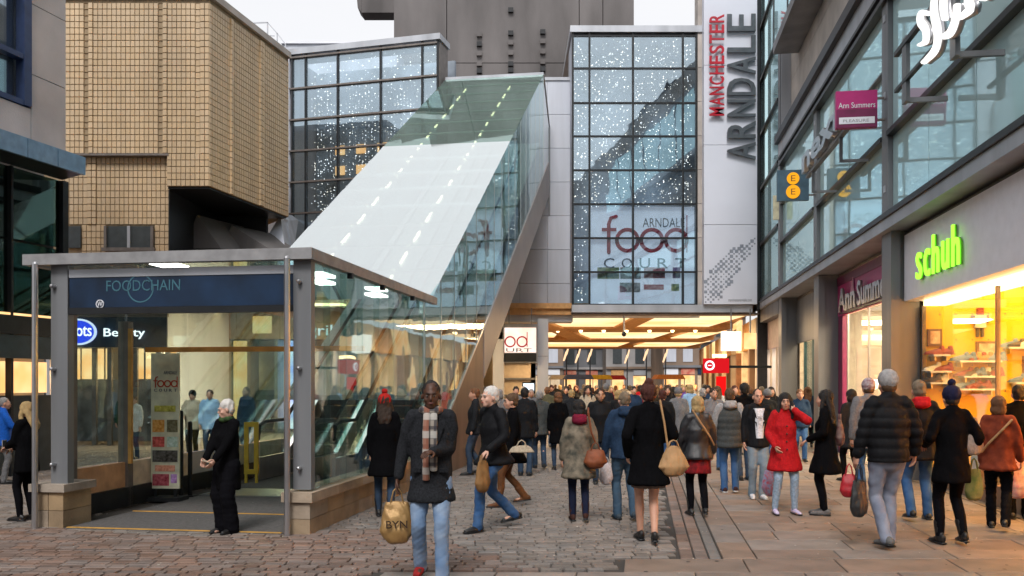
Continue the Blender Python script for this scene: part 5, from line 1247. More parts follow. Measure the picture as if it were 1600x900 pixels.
        if hl: V_, F_ = tube_np([g - fwd * .055 * s + up * .05, g - fwd * .06 * s], [.018, .012], 8); MB().add(V_, F_).build('heel', M_black, o)
    # skirt
    if skirtm:
        z1 = skirtlen * s
        link('skirt', remesh([tube_np([sh((0, 0, ph + .1 * s)), sh((0, 0, ph)), (0, (ank[-1][1] + ank[1][1]) * .2, z1)][::-1], [(.15 * s, .12 * s), (.175 * s, .135 * s), ((.175 + flare) * s, (.14 + flare) * s)][::-1], 16, side=(1, 0, 0), flat=True)], cvox, 1, 'skirt', disp=folds(.010, 5, (40, 40, 2))), t).data.materials.append(skirtm)
    # coat / jacket / jumper
    if topm:
        b = 1 + (bulk - 1) * .62; T = []; zb = toplen * s
        cx_ = .0
        pts = [sh((0, 0, max(zb, .3) + .0)), sh((0, 0, (zb + ph) / 2 if zb < ph - .1 * s else ph)), sh((0, 0, ph + .14 * s)), sh((0, .0, ph + .33 * s)), sh((0, -.01, ph + .45 * s)), sh((0, -.012, ph + .525 * s))]
        ww = (.13 if fem else .155)
        rr = [((.175 + flare) * s * b, (.135 + flare * .8) * s * b), ((.172 + flare * .55) * s * b, (.13 + flare * .4) * s * b), ((ww + .015) * s * b, .115 * s * b), ((ww + .028) * s * b, .128 * s * b), ((ww - .005) * s * b, .098 * s), (.072 * s, .07 * s)]
        kk_ = 1 + 1.1 * stride; rr[0] = (rr[0][0] * (1 + .35 * stride), rr[0][1] * kk_); rr[1] = (rr[1][0], rr[1][1] * (1 + .5 * stride))
        if zb > ph - .05 * s: rr[0] = (.172 * s * b, .128 * s * b); pts[1] = sh((0, 0, (pts[0][2] + ph + .14 * s) / 2)); rr[1] = (.165 * s * b, .123 * s * b)
        hemz = pts[0] - (pts[1] - pts[0]) / np.linalg.norm(pts[1] - pts[0]) * .03; pts = [hemz] + pts; rr = [(rr[0][0] * .985, rr[0][1] * .985)] + rr
        T.append(tube_np(pts, rr, 18, side=(1, 0, 0), caps=True, flat=True)); T.append(tube_np([sh((-sw * .55, -.012, shz + .0)), sh((0, -.012, shz + .035 * s)), sh((sw * .55, -.012, shz + .0))], [.066 * s, .072 * s, .066 * s], 12))
        Sl = []
        for sd in (-1, 1):
            cap = sj[sd] * .82 + sh((0, 0, shz)) * .18
            cf = wr[sd] * .97 + el[sd] * .03
            q = [tube_np([cap, sj[sd] * .6 + el[sd] * .4, el[sd]], [.065 * s * b, .060 * s * b, .053 * s * b], 12), tube_np([el[sd], el[sd] * .5 + wr[sd] * .5, cf], [.055 * s * b, .050 * s * b, .043 * s * b], 12)]
            Sl += q
        if collar: T.append(tube_np([sh((0, -.012, ph + .51 * s)), sh((0, -.01, ph + .575 * s))], [(.078 * s, .075 * s), (.068 * s, .066 * s)], 14, side=(1, 0, 0)))
        dsp = top or folds(.004 if open_front else .009, abs(hsh((pxx, Yp))) % 97)
        if sleevem:
            o = link('jacket', remesh(T, cvox, 1, 'jacket', disp=dsp), t); o.data.materials.append(topm)
            link('sleeves', remesh(Sl, cvox, 1, 'sleeves', disp=folds(.006, 3)), t).data.materials.append(sleevem)
        else:
            o = link('jacket' if toplen > .6 else 'coat', remesh(T + Sl, cvox, 1, 'jacket', disp=dsp), t); o.data.materials.append(topm)
        if open_front:    # a shirt or lining showing between open lapels
            m_ = open_front; n = 8; V_ = []; F_ = []
            zs_ = np.linspace(max(ph + .03 * s, zb + .03), ph + .50 * s, n)
            for z in zs_:
                kq = (z - zs_[0]) / (.5 * s); dep = np.interp(z, [p[2] for p in pts], [r_[1] for r_ in rr]) + .006 + (.006 if opw > 1 else 0)
                wq = (.045 + .028 * kq) * s * opw
                for xx_ in (-1, -.5, .5, 1): V_.append(sh((xx_ * wq, dep * (1 if abs(xx_) < .9 else .93) + .004, z)))
            for i in range(n - 1):
                for j in range(3): F_.append((i * 4 + j, i * 4 + j + 1, (i + 1) * 4 + j + 1, (i + 1) * 4 + j))
            V_ = V_ + [v - np.array([0, .03, 0]) for v in V_]; k = n * 4; F_ = F_ + [tuple(k + q for q in f[::-1]) for f in F_] + [(i * 4, (i + 1) * 4, k + (i + 1) * 4, k + i * 4) for i in range(n - 1)] + [(i * 4 + 3, k + i * 4 + 3, k + (i + 1) * 4 + 3, (i + 1) * 4 + 3) for i in range(n - 1)]
            MB().add(V_, F_).build('shirt', m_, t, smooth=True)
            for sd in (-1, 1):  # lapels
                dep = lambda z: np.interp(z, [p[2] for p in pts], [r_[1] for r_ in rr])
                z0, z1, z2 = ph + .20 * s, ph + .42 * s, ph + .53 * s
                P_ = [sh((sd * .045 * s, dep(z0) + .012, z0)), sh((sd * .12 * s, dep(z1) * .93 + .008, z1)), sh((sd * .085 * s, dep(z1) + .0, z2 - .03)), sh((sd * .055 * s, dep(z1) + .015, z1 - .02))]
                MB().prism(P_ if sd > 0 else P_[::-1], (0, .012, 0)).build('lapel', topm, t)
        if buttons:
            for k in range(4):
                z = ph + .34 * s - k * .11 * s; dep = np.interp(z, [p[2] for p in pts], [r_[1] for r_ in rr])
                V_, F_ = ell_np(sh((.015, dep + .012, z)), (.012, .006, .012), None, 8, 5); MB().add(V_, F_).build('button', M_black, t)
    if hood:
        nb = sh((0, -.05, ph + .54 * s))
        link('hood', remesh([ell_np(nb + np.array([0, -.03, -.02]) * s, (.115 * s, .085 * s, .062 * s)), tube_np([nb + np.array([-.085, .06, .0]) * s, nb + np.array([-.07, -.05, .03]) * s, nb + np.array([.07, -.05, .03]) * s, nb + np.array([.085, .06, .0]) * s], [.032 * s, .045 * s, .045 * s, .032 * s], 10)], .014, 1, 'hood', disp=folds(.006, 11)), t).data.materials.append(hood)
    if scarf:
        n = 12; P_ = [sh((0, 0, 0)) * 0 + sh((.082 * s * math.cos(a_), .078 * s * math.sin(a_) - .0, ph + .55 * s + .012 * math.sin(3 * a_))) for a_ in np.linspace(0, 2 * math.pi, n)]
        link('scarf', remesh([tube_np(P_, [.033 * s] * n, 10), tube_np(P_, [.033 * s] * n, 10)], .012, 1, 'scarf', disp=folds(.006, 8)), t).data.materials.append(scarf)
    # hair and hats
    hm = hairm(hairc) if hairc else None
    Hs = []
    def he(c_, r_): Hs.append(ell_np(H(c_), [q * s for q in r_], M))
    if hair == 'short': he((0, -.024, .036), (.083, .096, .094)); he((0, -.045, -.015), (.074, .066, .07)); 
    if hair == 'crop': he((0, -.024, .032), (.078, .092, .092)); he((0, -.045, -.015), (.068, .058, .06))
    if hair == 'bob': he((0, -.026, .034), (.092, .102, .10)); he((0, -.045, -.05), (.098, .075, .085))
    if hair == 'bun': he((0, -.026, .034), (.088, .10, .098)); he((0, -.05, -.02), (.07, .06, .07)); he((0, -.05, .125), (.048, .05, .045))
    if hair in ('long', 'verylong'):
        he((0, -.026, .034), (.092, .102, .10)); Lh = .20 if hair == 'long' else .38
        Hs.append(tube_np([H((0, -.05, .0)), H((0, -.085, -.12)), H((0, -.115 if face < 999 else 0, -.12 - Lh * .5)), H((0, -.11, -.10 - Lh))], [(.092 * s, .05 * s), (.10 * s, .042 * s), (.10 * s, .036 * s), (.06 * s, .022 * s)], 12, side=M @ np.array([1, 0, 0])))
        for sd in (-1, 1): Hs.append(tube_np([H((sd * .07, -.02, .04)), H((sd * .082, .005, -.05)), H((sd * .092, .01, -.13)), H((sd * .085, .02, -.12 - Lh * .55))], [.03 * s, .03 * s, .032 * s, .018 * s], 8))
    if Hs and not (hat and hair in ('short', 'crop')):
        link('hair', remesh(Hs, .011, 1, 'hair', disp=folds(.009, abs(hsh((pxx, 3))) % 50, (55, 55, 22))), t).data.materials.append(hm)
    elif Hs and hat: 
        link('hair', remesh([ell_np(H((0, -.035, -.02)), (.077 * s, .072 * s, .075 * s), M)], .011, 1, 'hair'), t).data.materials.append(hm)
    if hat:
        Q = [ell_np(H((0, -.018, .055)), (.092 * s, .104 * s, .092 * s), M), tube_np([H((0, -.016, .018)), H((0, -.016, .058))], [(.094 * s, .107 * s), (.096 * s, .108 * s)], 16, side=M @ np.array([1, 0, 0]))]
        o = link('hat', remesh(Q, .012, 1, 'hat', disp=folds(.004, 2, (60, 60, 10))), t); o.data.materials.append(hatm)
        if hat == 'bobble': link('bobble', remesh([ell_np(H((0, -.02, .165)), (.042 * s,) * 3)], .01, 0, 'bobble', disp=folds(.008, 4, (120, 120, 120))), o).data.materials.append(hatm)

    info = dict(t=t, wr=wr, el=el, s=s, H=H, sh=sh, ph=ph, face=face, x=x0, Y=Yp, sj=sj)
    return info
def world(i, p):   # local point of a person -> world
    a = R(i['face']); return Vector((i['x'] + p[0] * math.cos(a) - p[1] * math.sin(a), i['Y'] + p[0] * math.sin(a) + p[1] * math.cos(a), p[2]))
def hand(i, sd):
    d = i['wr'][sd] - i['el'][sd]; d /= np.linalg.norm(d); return world(i, i['wr'][sd] + d * .09 * i['s'])
def bag(name, label, cat, top, w, hgt, dep, m, ang=0, handles=.16, hm=None, shape='box', taper=1.15, words=None, wm=None):
    """a bag hanging from point 'top' (where the handles meet the hand)"""
    t = thing(name, label, cat, (top[0], top[1], top[2] - handles - hgt), R(ang))
    n = 6; V_ = []; rings = []
    if shape == 'box':
        pr = [(-w / 2 * .96, 0), (w / 2, .0), (w / 2 * taper, hgt * .35), (w / 2 * .98, hgt), (-w / 2, hgt), (-w / 2 * taper * .98, hgt * .4)]
    P = [tube_np([(0, 0, .03), (0, 0, hgt * .25), (0, 0, hgt * .6), (0, 0, hgt * .93)], [(w / 2 * .9, dep / 2), (w / 2 * taper, dep / 2 * 1.1), (w / 2 * (1.0 if shape == 'box' else .85), dep / 2 * .8), (w / 2 * (.8 if shape == 'box' else .5), dep / 2 * .3)], 14, side=(1, 0, 0))]
    me = remesh(P, .012, 1, 'bag_body', disp=folds(.006, abs(hsh(label)) % 40, (30, 30, 14)))
    link('bag_body', me, t).data.materials.append(m)
    for yy_ in (-.012, .012):
        MB().tube([(-w * .22, yy_, hgt * .9), (-w * .12, yy_, hgt + handles * .7), (0, yy_, hgt + handles), (w * .12, yy_, hgt + handles * .7), (w * .22, yy_, hgt * .9)], .007, 6).build('handle', hm or m, t, smooth=True)
    if words: text(words, wm, t, (-w * .36, -dep * .56 - .015, hgt * .35), (1, 0, 0), (0, 0, 1), hgt * .18, w * .7, .006, bold=.01)
    return t

# clothes
c_black = cloth('black_wool', (.004, .004, .005), .95, spec=.06); c_blackj = cloth('black_jacket_fabric', (.0065, .007, .009), .7, spec=.15)
c_char = cloth('charcoal_wool', (.024, .026, .031), col2=(.010, .011, .013), scale=60, spec=.1)
c_jean = cloth('faded_blue_denim', (.09, .18, .34), col2=(.26, .34, .46), scale=5); c_jeanb = cloth('blue_denim', (.02, .07, .19), col2=(.06, .13, .27), scale=6)
c_jeanl = cloth('pale_grey_denim', (.26, .29, .37), col2=(.14, .16, .22), scale=5); c_jeand = cloth('dark_denim', (.02, .035, .065), col2=(.04, .07, .12), scale=6)
c_leg = cloth('black_leggings_fabric', (.004, .004, .006), spec=.08); c_shoe = cloth('black_shoe_leather_dark', (.012, .012, .013), .4, spec=.5)
c_trw = cloth('white_trainer', (.6, .6, .63), .5); c_brn = cloth('brown_boot_leather', (.12, .05, .02), .5)
c_red = cloth('red_wool', (.42, .008, .012)); c_rust = cloth('rust_jacket', (.23, .045, .018), col2=(.14, .025, .012), scale=15)
c_navy = cloth('navy_hoodie', (.015, .035, .075)); c_camo = cloth('camouflage_cloth', (.24, .20, .15), col2=(.055, .055, .045), scale=11)
c_burg = cloth('burgundy_cloth', (.16, .008, .03)); c_greyv = cloth('grey_padded_vest', (.055, .06, .06)); c_lgrey = cloth('light_grey_knit', (.38, .37, .37), col2=(.22, .21, .21), scale=30)
c_gold = cloth('gold_foil_bag', (.42, .26, .10), .3, col2=(.30, .17, .06), scale=6, spec=.6, metal=.35); c_tan = cloth('tan_leather', (.42, .25, .12), .5, scale=8); c_brnbag = cloth('brown_leather', (.20, .06, .025), .45, scale=8)
c_tee = cloth('white_cotton', (.66, .67, .72)); c_dress = cloth('tartan_red', (.30, .01, .015), col2=(.05, .008, .01), scale=14)
c_blue = cloth('bright_blue_jacket', (.01, .10, .48)); c_skyj = cloth('pale_blue_jacket', (.25, .40, .60)); c_olive = cloth('olive_cloth', (.10, .09, .05)); c_grey = cloth('grey_cloth', (.16, .16, .17)); c_maroon = cloth('maroon_cloth', (.18, .02, .03)); c_beige = cloth('beige_cloth', (.42, .35, .26)); c_purple = cloth('purple_cloth', (.16, .08, .30)); c_white = cloth('off_white_coat', (.55, .54, .52))
c_stripe = cloth('striped_knit', (.5, .5, .52), col2=(.15, .01, .03), scale=25); c_lb = cloth('pale_blue_tights', (.30, .40, .52)); c_flor = cloth('lilac_floral_shoe', (.35, .30, .55), col2=(.7, .6, .7), scale=30)
# plaid scarf
def plaid():
    m = bpy.data.materials.new('plaid_scarf_wool'); m.use_nodes = True; n = m.node_tree.nodes; l = m.node_tree.links; b = n['Principled BSDF']; b.inputs['Roughness'].default_value = .9
    tc = n.new('ShaderNodeTexCoord'); sx = n.new('ShaderNodeSeparateXYZ'); l.new(tc.outputs['Object'], sx.inputs[0]); prev = None
    for ax, fr_, c_ in (('X', 75, (.01, .01, .02, 1)), ('Z', 62, (.02, .02, .03, 1)), ('X', 38, (.26, .09, .05, 1)), ('Z', 31, (.42, .41, .38, 1))):
        mm = n.new('ShaderNodeMath'); mm.operation = 'MULTIPLY'; mm.inputs[1].default_value = fr_ * 1.3; l.new(sx.outputs[ax], mm.inputs[0])
        si = n.new('ShaderNodeMath'); si.operation = 'SINE'; l.new(mm.outputs[0], si.inputs[0])
        mr = n.new('ShaderNodeMapRange'); mr.inputs[1].default_value = .2; mr.inputs[2].default_value = .5; mr.inputs[4].default_value = .75; l.new(si.outputs[0], mr.inputs[0])
        mx = n.new('ShaderNodeMix'); mx.data_type = 'RGBA'; l.new(mr.outputs[0], mx.inputs[0])
        if prev: l.new(prev, mx.inputs[6])
        else: mx.inputs[6].default_value = (.24, .21, .18, 1)
        mx.inputs[7].default_value = c_; prev = mx.outputs[2]
    l.new(prev, b.inputs['Base Color']); return m
c_plaid = plaid()

def YF(feet): return CH * F / (feet - HZ)
# 1 foreground man
i = person(674, 7.85, 1.77, 180, 'man in charcoal coat, plaid scarf and faded jeans striding forward with a gold bag', 'dark', None, c_char, 'jeans', c_jean, 'shoe', cloth('red_shoe', (.3, .02, .02)), 'crop', 'black',
           LF=(-.02, .14, 0), RF=(.02, -.12, .04), RH=(.30, .02, .80), LH=(-.03, .22, 1.13), scarf=c_plaid, vox=.010, cvox=.014, toplen=.72, open_front=c_black, bulk=1.06, flare=.014, yaw=4, pitch=4)
for sd in (-1, 1):
    MB().prism([(sd * .115 - .035, .118, .96), (sd * .115 + .035, .118, .96), (sd * .115 + .035, .122, .995), (sd * .115 - .035, .122, .995)], (0, .03, 0)).build('pocket_flap', c_char, i['t'])
for a, b, z0, z1 in ((-.062, -.008, .98, 1.46), (.002, .06, .90, 1.46)):
    dep = .158
    V_, F_ = tube_np([((a + b) / 2, .172, z0), ((a + b) / 2, .172, z0 + .15), ((a + b) / 2, .170, z1 - .15), ((a + b) / 2 * .9, .118, z1)], [(.031, .012)] * 4, 10, side=(1, 0, 0)); MB().add(V_, F_).build('scarf_end', c_plaid, i['t'], smooth=True)
p = hand(i, 1); bag('carrier_bag', 'crinkled gold carrier bag with dark lettering held by the man in the plaid scarf', 'bag', p, .26, .36, .13, c_gold, 8, .11, words='BYN', wm=cloth('bag_print', (.05, .03, .02)))
# 2 red bobble hat
i = person(601, 11.6, 1.60, 8, 'woman in red bobble hat and long black coat walking away beside the kiosk', 'light', None, c_black, 'tight', c_jeand, 'boot', c_shoe, 'long', 'dark_brown', 'bobble', cloth('red_knit', (.42, .015, .012)), fem=True, toplen=.62, flare=.03, faced=False, LF=(0, .1, 0), RF=(0, -.12, .05), bulk=1.15)
# 3 white haired man
i = person(772, 10.6, 1.77, 125, 'white haired man in black jacket and blue jeans striding left behind the scarfed man', 'pale', None, c_blackj, 'jeans', c_jeanb, 'shoe', c_shoe, 'short', 'white', LF=(.02, .28, 0), RF=(0, -.36, .07), LH=(-.22, .22, .95), RH=(.26, -.12, .86), vox=.012, cvox=.016, toplen=.80, bulk=1.12, yaw=-4, lean=.06)
p = hand(i, -1); bag('paper_bag', 'brown paper carrier bag with open top swinging behind the scarfed man', 'bag', p, .24, .36, .12, cloth('brown_paper', (.26, .14, .055), .6, scale=6), 60, .05)
# 4 brown haired woman behind
i = person(800, 12.6, 1.62, 100, 'brown haired woman in black coat and tan boots walking left behind the white haired man', 'light', None, c_black, 'tight', c_brn, 'boot', c_brn, 'short', 'brown', fem=True, toplen=.70, flare=.02, LF=(0, .2, 0), RF=(0, -.2, .06), bulk=1.15)
bag('shopping_bag', 'pale folded bag carried low at the right of the brown haired woman', 'bag', (XX(815, 12.3), 12.3, .95), .32, .12, .10, c_beige, 5, .08)
# 5, 6 dark couple farther in
i = person(843, 18.2, 1.60, 5, 'grey haired man in dark grey jacket walking away in front of the grey column', 'light', None, c_greyv, 'jeans', c_jeand, 'shoe', c_shoe, 'short', 'grey', bulk=1.25, LF=(0, .12, 0), RF=(0, -.1, .03), faced=False)
i = person(872, 18.0, 1.57, 2, 'woman with golden brown hair in black coat right of the grey column', 'light', None, c_black, 'tight', c_jeand, 'shoe', c_shoe, 'bob', 'reddish', fem=True, toplen=.62, faced=False, RF=(0, -.15, .06), bulk=1.2)
i = person(820, 16.8, 1.66, 350, 'person in black hooded coat between the brown haired woman and the column', 'light', None, c_blackj, 'jeans', c_jeand, 'shoe', c_shoe, 'short', 'black', faced=False, bulk=1.2)
# 7 camouflage woman
i = person(905, 11.2, 1.53, 2, 'woman in camouflage parka with burgundy hood walking away with brown shoulder bag', 'light', None, c_camo, 'tight', cloth('navy_leggings', (.008, .012, .035)), 'boot', cloth('dark_brown_boot', (.05, .02, .015)), 'bob', 'black', fem=True, toplen=.66, flare=.035, bulk=1.28, hood=c_burg, faced=False, LF=(0, .06, 0), RF=(0, -.06, .03), LH=(-.25, .03, .85), RH=(.26, .05, .85), cvox=.017)
t = bag('shoulder_bag', 'brown leather shoulder bag on the right hip of the woman in the camouflage parka', 'bag', (XX(930, 11.05), 11.02, 1.00), .26, .22, .13, c_brnbag, 0, .08)
MB().tube([(0, .0, .30), (-.05, -.03, .42), (-.09, -.02, .66), (-.08, .10, .72)], .012, 6).build('strap', c_brnbag, t)
bag('carrier_bag', 'thin white plastic carrier bag between the camouflage parka and the navy hoodie', 'bag', (XX(947, 11.3), 11.3, .80), .16, .28, .10, cloth('white_plastic', (.5, .45, .46), .4), 0, .06)
# 8 dark man facing
i = person(938, 15.5, 1.66, 180, 'man in black jacket facing the viewer between the camouflage parka and navy hoodie', 'tan', None, c_blackj, 'jeans', c_jeand, 'shoe', c_shoe, 'short', 'dark_brown', bulk=1.15)
# 9 navy hoodie man
i = person(976, 11.35, 1.64, 6, 'man in navy hoodie and dark jeans walking away left of the tall woman', 'pale', None, c_navy, 'jeans', cloth('slate_denim', (.03, .06, .10), col2=(.06, .11, .17), scale=5), 'shoe', cloth('blue_grey_shoe', (.05, .07, .09)), 'crop', 'ash', bulk=1.12, hood=c_navy, faced=False, LF=(0, .05, 0), RF=(.02, -.08, .03), LH=(-.27, .06, .88), toplen=.86, cvox=.017)
# 10 tall woman with bare legs
i = person(1013, 9.7, 1.76, 2, 'tall auburn haired woman in black coat with bare legs and black heels walking away', 'light', None, c_black, None, None, 'heel', c_shoe, 'bun', 'auburn', fem=True, toplen=.66, flare=.015, bulk=1.18, skirtm=cloth('taupe_skirt', (.16, .12, .10)), skirtlen=.60, faced=False, LF=(.03, .18, 0), RF=(-.04, -.12, .03), LH=(-.22, .02, .95), RH=(.18, .16, 1.1), cvox=.017, vox=.013)
t = bag('handbag', 'large slouchy tan handbag hanging from the tall woman\'s right shoulder', 'bag', (XX(1052, 9.6), 9.6, 1.12), .30, .30, .15, c_tan, 8, .06, shape='slouch', taper=1.25)
MB().tube([(-.06, .0, .28), (-.10, 0, .55), (-.13, .05, .78)], .012, 6).build('strap', c_tan, t)
# 11 blonde leather jacket
i = person(1090, 11.7, 1.57, 3, 'blonde woman in black leather jacket and red tartan skirt walking away', 'light', None, cloth('black_leather', (.012, .012, .015), .38, spec=.6), 'tight', c_leg, 'boot', c_shoe, 'bob', 'blonde', fem=True, toplen=.86, bulk=1.2, skirtm=c_dress, skirtlen=.62, flare=.02, faced=False, LF=(0, .05, 0), RF=(0, -.10, .03), LH=(-.25, .12, .92), RH=(.26, .1, .92), cvox=.017)
MB().tube([(-.10, -.135, 1.38), (0, -.165, 1.22), (.12, -.165, 1.04), (.19, -.10, .93)], .012, 6).build('bag_strap', c_tan, i['t'])
# 12 grey vest
i = person(1140, 14.2, 1.66, 355, 'man in grey padded vest with pale hood and grey sleeves walking away', 'light', quilt(.014, 0, .10, 3), c_greyv, 'jeans', c_jeanb, 'trainer', cloth('dark_trainer', (.05, .02, .02)), 'short', 'brown', bulk=1.3, hood=c_lgrey, sleevem=c_lgrey, faced=False, RF=(0, -.08, .02), LH=(-.27, .1, .9))
i = person(1163, 16, 1.75, 10, 'dark haired man in black coat close behind the grey vested man', 'light', None, c_black, 'jeans', c_jeand, 'shoe', c_shoe, 'short', 'black', bulk=1.2, faced=False)
# 14 white tee man
i = person(1184, 13.5, 1.66, 178, 'young man in open black jacket, white shirt and white trainers facing the viewer', 'light', None, c_blackj, 'jeans', cloth('washed_denim', (.12, .18, .24), col2=(.25, .30, .34), scale=5), 'trainer', c_trw, 'crop', 'dark_brown', open_front=c_tee, opw=1.2, bulk=1.06, toplen=.84, LF=(.03, .06, 0), RF=(0, -.02, 0), vox=.011, cvox=.017, collar=False)
text('ONLY', cloth('grey_text', (.2, .2, .22)), i['t'], (.055, .155, 1.20), (-1, 0, 0), (0, 0, 1), .045, .11, .004)
# 15 red coat
i = person(1226, 11.85, 1.61, 182, 'young woman in bright red coat holding a phone to her ear, in pale tights', 'light', None, c_red, 'tight', c_lb, 'shoe', c_flor, 'long', 'black', fem=True, toplen=.66, flare=.06, bulk=1.14, LF=(-.05, .02, 0), RF=(.05, .0, 0), LH=(-.105, .10, 1.50), RH=(.19, .16, .98), vox=.010, cvox=.014, yaw=-12, buttons=True, curl=1.4)
h_ = hand(i, -1); t = thing('mobile_phone', 'small dark phone held to the ear of the woman in the red coat', 'phone', h_, R(182)); MB().box(-.012, .004, -.035, .035, -.06, .07).build('phone_body', M_black, t); MB().box(.0042, .006, -.03, .03, -.05, .06).build('phone_screen', M_dkglass, t)
# patterned pushchair-like bag behind red coat
bag('patterned_bag', 'patterned pink and blue bag on the ground behind the red coated woman', 'bag', (XX(1206, 12.7), 12.7, .62), .26, .36, .14, cloth('patterned_cloth', (.5, .10, .14), col2=(.25, .4, .6), scale=28), 0, .1)
# 16 long black hair
i = person(1290, 11.75, 1.65, 60, 'woman with very long black hair in flared black coat and grey shoes', 'light', None, c_black, 'tight', c_leg, 'shoe', cloth('grey_suede', (.16, .15, .15)), 'verylong', 'black', fem=True, toplen=.62, flare=.07, bulk=1.15, faced=False, LF=(0, .0, 0), RF=(0, .05, 0), LH=(-.15, .2, 1.05), RH=(.2, .1, .95))
bag('backpack', 'small maroon and grey bag at the side of the long haired woman in black', 'bag', (XX(1312, 11.9), 11.9, 1.32), .16, .34, .12, cloth('maroon_bag', (.12, .03, .03), col2=(.25, .2, .18), scale=12), 60, .06)
# 17 puffer man
i = person(1388, 9.4, 1.87, 4, 'tall man in grey beanie, black padded jacket and pale jeans walking away', 'light', quilt(.016, 0, .105, 5), c_blackj, 'jeans', c_jeanl, 'shoe', cloth('grey_worn_shoe', (.13, .13, .13)), 'short', 'brown', 'beanie', c_lgrey, bulk=1.30, toplen=.88, faced=False, LF=(.02, -.10, .04), RF=(-.03, .10, 0), LH=(-.30, .06, .84), RH=(.30, .06, .92), cvox=.015, vox=.013, fem=False)
p = hand(i, -1); bag('carrier_bag', 'glossy black carrier bag hanging from the left hand of the man in the grey beanie', 'bag', p + Vector((.02, -.05, 0)), .20, .40, .10, cloth('black_plastic', (.015, .016, .018), .3, spec=.6), 20, .14)
bag('carrier_bag', 'small red carrier bag held together with the black one by the beanie man', 'bag', p + Vector((-.05, .04, 0)), .17, .25, .09, cloth('red_plastic', (.38, .01, .02), .35, spec=.5), -15, .10)
# 18 striped hat
i = person(1357, 13.2, 1.80, 0, 'person in maroon striped knit hat behind the man in the grey beanie', 'light', None, c_grey, 'jeans', c_jeanb, 'shoe', c_shoe, 'short', 'brown', 'beanie', c_stripe, bulk=1.2, faced=False)
# 19 red scarf man
i = person(1436, 11.3, 1.78, 355, 'man in black jacket with thick red scarf walking away toward the shoe shop', 'light', None, c_blackj, 'jeans', c_jeanb, 'shoe', c_shoe, 'short', 'ash', bulk=1.22, faced=False, LF=(-.05, -.12, .05), RF=(.05, .08, 0), hood=cloth('red_scarf_wool', (.45, .01, .015)), LH=(-.26, .1, .95), RH=(.26, .1, .92))
# 20 woman in black
i = person(1487, 9.6, 1.70, 2, 'slim woman all in black with navy bobble hat and high heels walking away', 'light', None, c_black, 'tight', c_leg, 'heelboot', c_shoe, 'short', 'black', 'bobble', cloth('navy_knit', (.012, .012, .04)), fem=True, toplen=.72, flare=.0, bulk=1.22, faced=False, LF=(-.02, .05, 0), RF=(.02, -.05, .03), RH=(.26, .12, 1.0), LH=(-.22, .15, 1.1), cvox=.016)
bag('tote_bag', 'grey paper tote with teal edge held at the side of the woman in black', 'bag', (XX(1521, 9.6), 9.6, 1.36), .22, .34, .10, cloth('taupe_paper', (.30, .25, .22), .6), 15, .05)
bag('tote_bag', 'dark green bag hanging low between the woman in black and the rust jacket', 'bag', (XX(1522, 9.9), 9.9, .90), .18, .36, .09, cloth('green_plastic', (.06, .12, .03), col2=(.3, .25, .1), scale=6), -10, .1)
# 21 rust jacket
i = person(1560, 10.6, 1.60, 330, 'woman in rust brown jacket with tan strap stepping right toward the shop window', 'light', None, c_rust, 'jeans', c_leg, 'shoe', c_shoe, 'bob', 'reddish', fem=True, toplen=.80, bulk=1.25, faced=False, LF=(0, .12, 0), RF=(0, -.22, .06), RH=(.25, .1, .9), cvox=.017)
MB().tube([(.14, -.11, 1.30), (.04, -.165, 1.18), (-.10, -.16, 1.02), (-.17, -.10, .92)], .014, 6).build('bag_strap', c_tan, i['t'])
bag('carrier_bag', 'pink and white patterned carrier bag at the right of the rust jacketed woman', 'bag', (XX(1590, 10.8), 10.8, .92), .24, .48, .12, cloth('pink_white_paper', (.6, .5, .5), .5, col2=(.5, .2, .3), scale=14), 10, .08)
bag('carrier_bag', 'cream carrier bag with orange print low between the striding shoppers', 'bag', (XX(1541, 11.0), 11.0, .86), .18, .34, .10, cloth('cream_orange_paper', (.6, .5, .35), .5, col2=(.6, .25, .05), scale=10), 0, .08)
# extra man beyond rust jacket
i = person(1592, 11.4, 1.72, 340, 'dark dressed man with black hair at the right edge before the lit window', 'light', None, c_black, 'jeans', c_leg, 'shoe', c_shoe, 'short', 'black', bulk=1.2, faced=False)
# 22 white haired woman in kiosk mouth
i = person(355, 10.38, 1.55, 148, 'white haired woman in black jacket and wide trousers reading a paper at the kiosk entrance', 'pale', None, c_black, 'wide', c_leg, 'shoe', c_shoe, 'short', 'white', fem=True, toplen=.60, bulk=1.18, LH=(-.09, .27, .98), RH=(.08, .28, .98), vox=.011, cvox=.016, yaw=-38, pitch=12, hood=None, scarf=cloth('green_patterned_scarf', (.05, .10, .03), col2=(.01, .02, .01), scale=30), curl=.6)
p = (hand(i, -1) + hand(i, 1)) / 2; t = thing('leaflet', 'small cream leaflet held by the white haired woman at the kiosk', 'leaflet', p + Vector((0, 0, .02)), R(105)); MB().prism([(-.09, -.04, 0), (.09, -.04, 0), (.09, .05, .03), (-.09, .05, .03)], (0, 0, .004)).build('paper', c_beige, t)
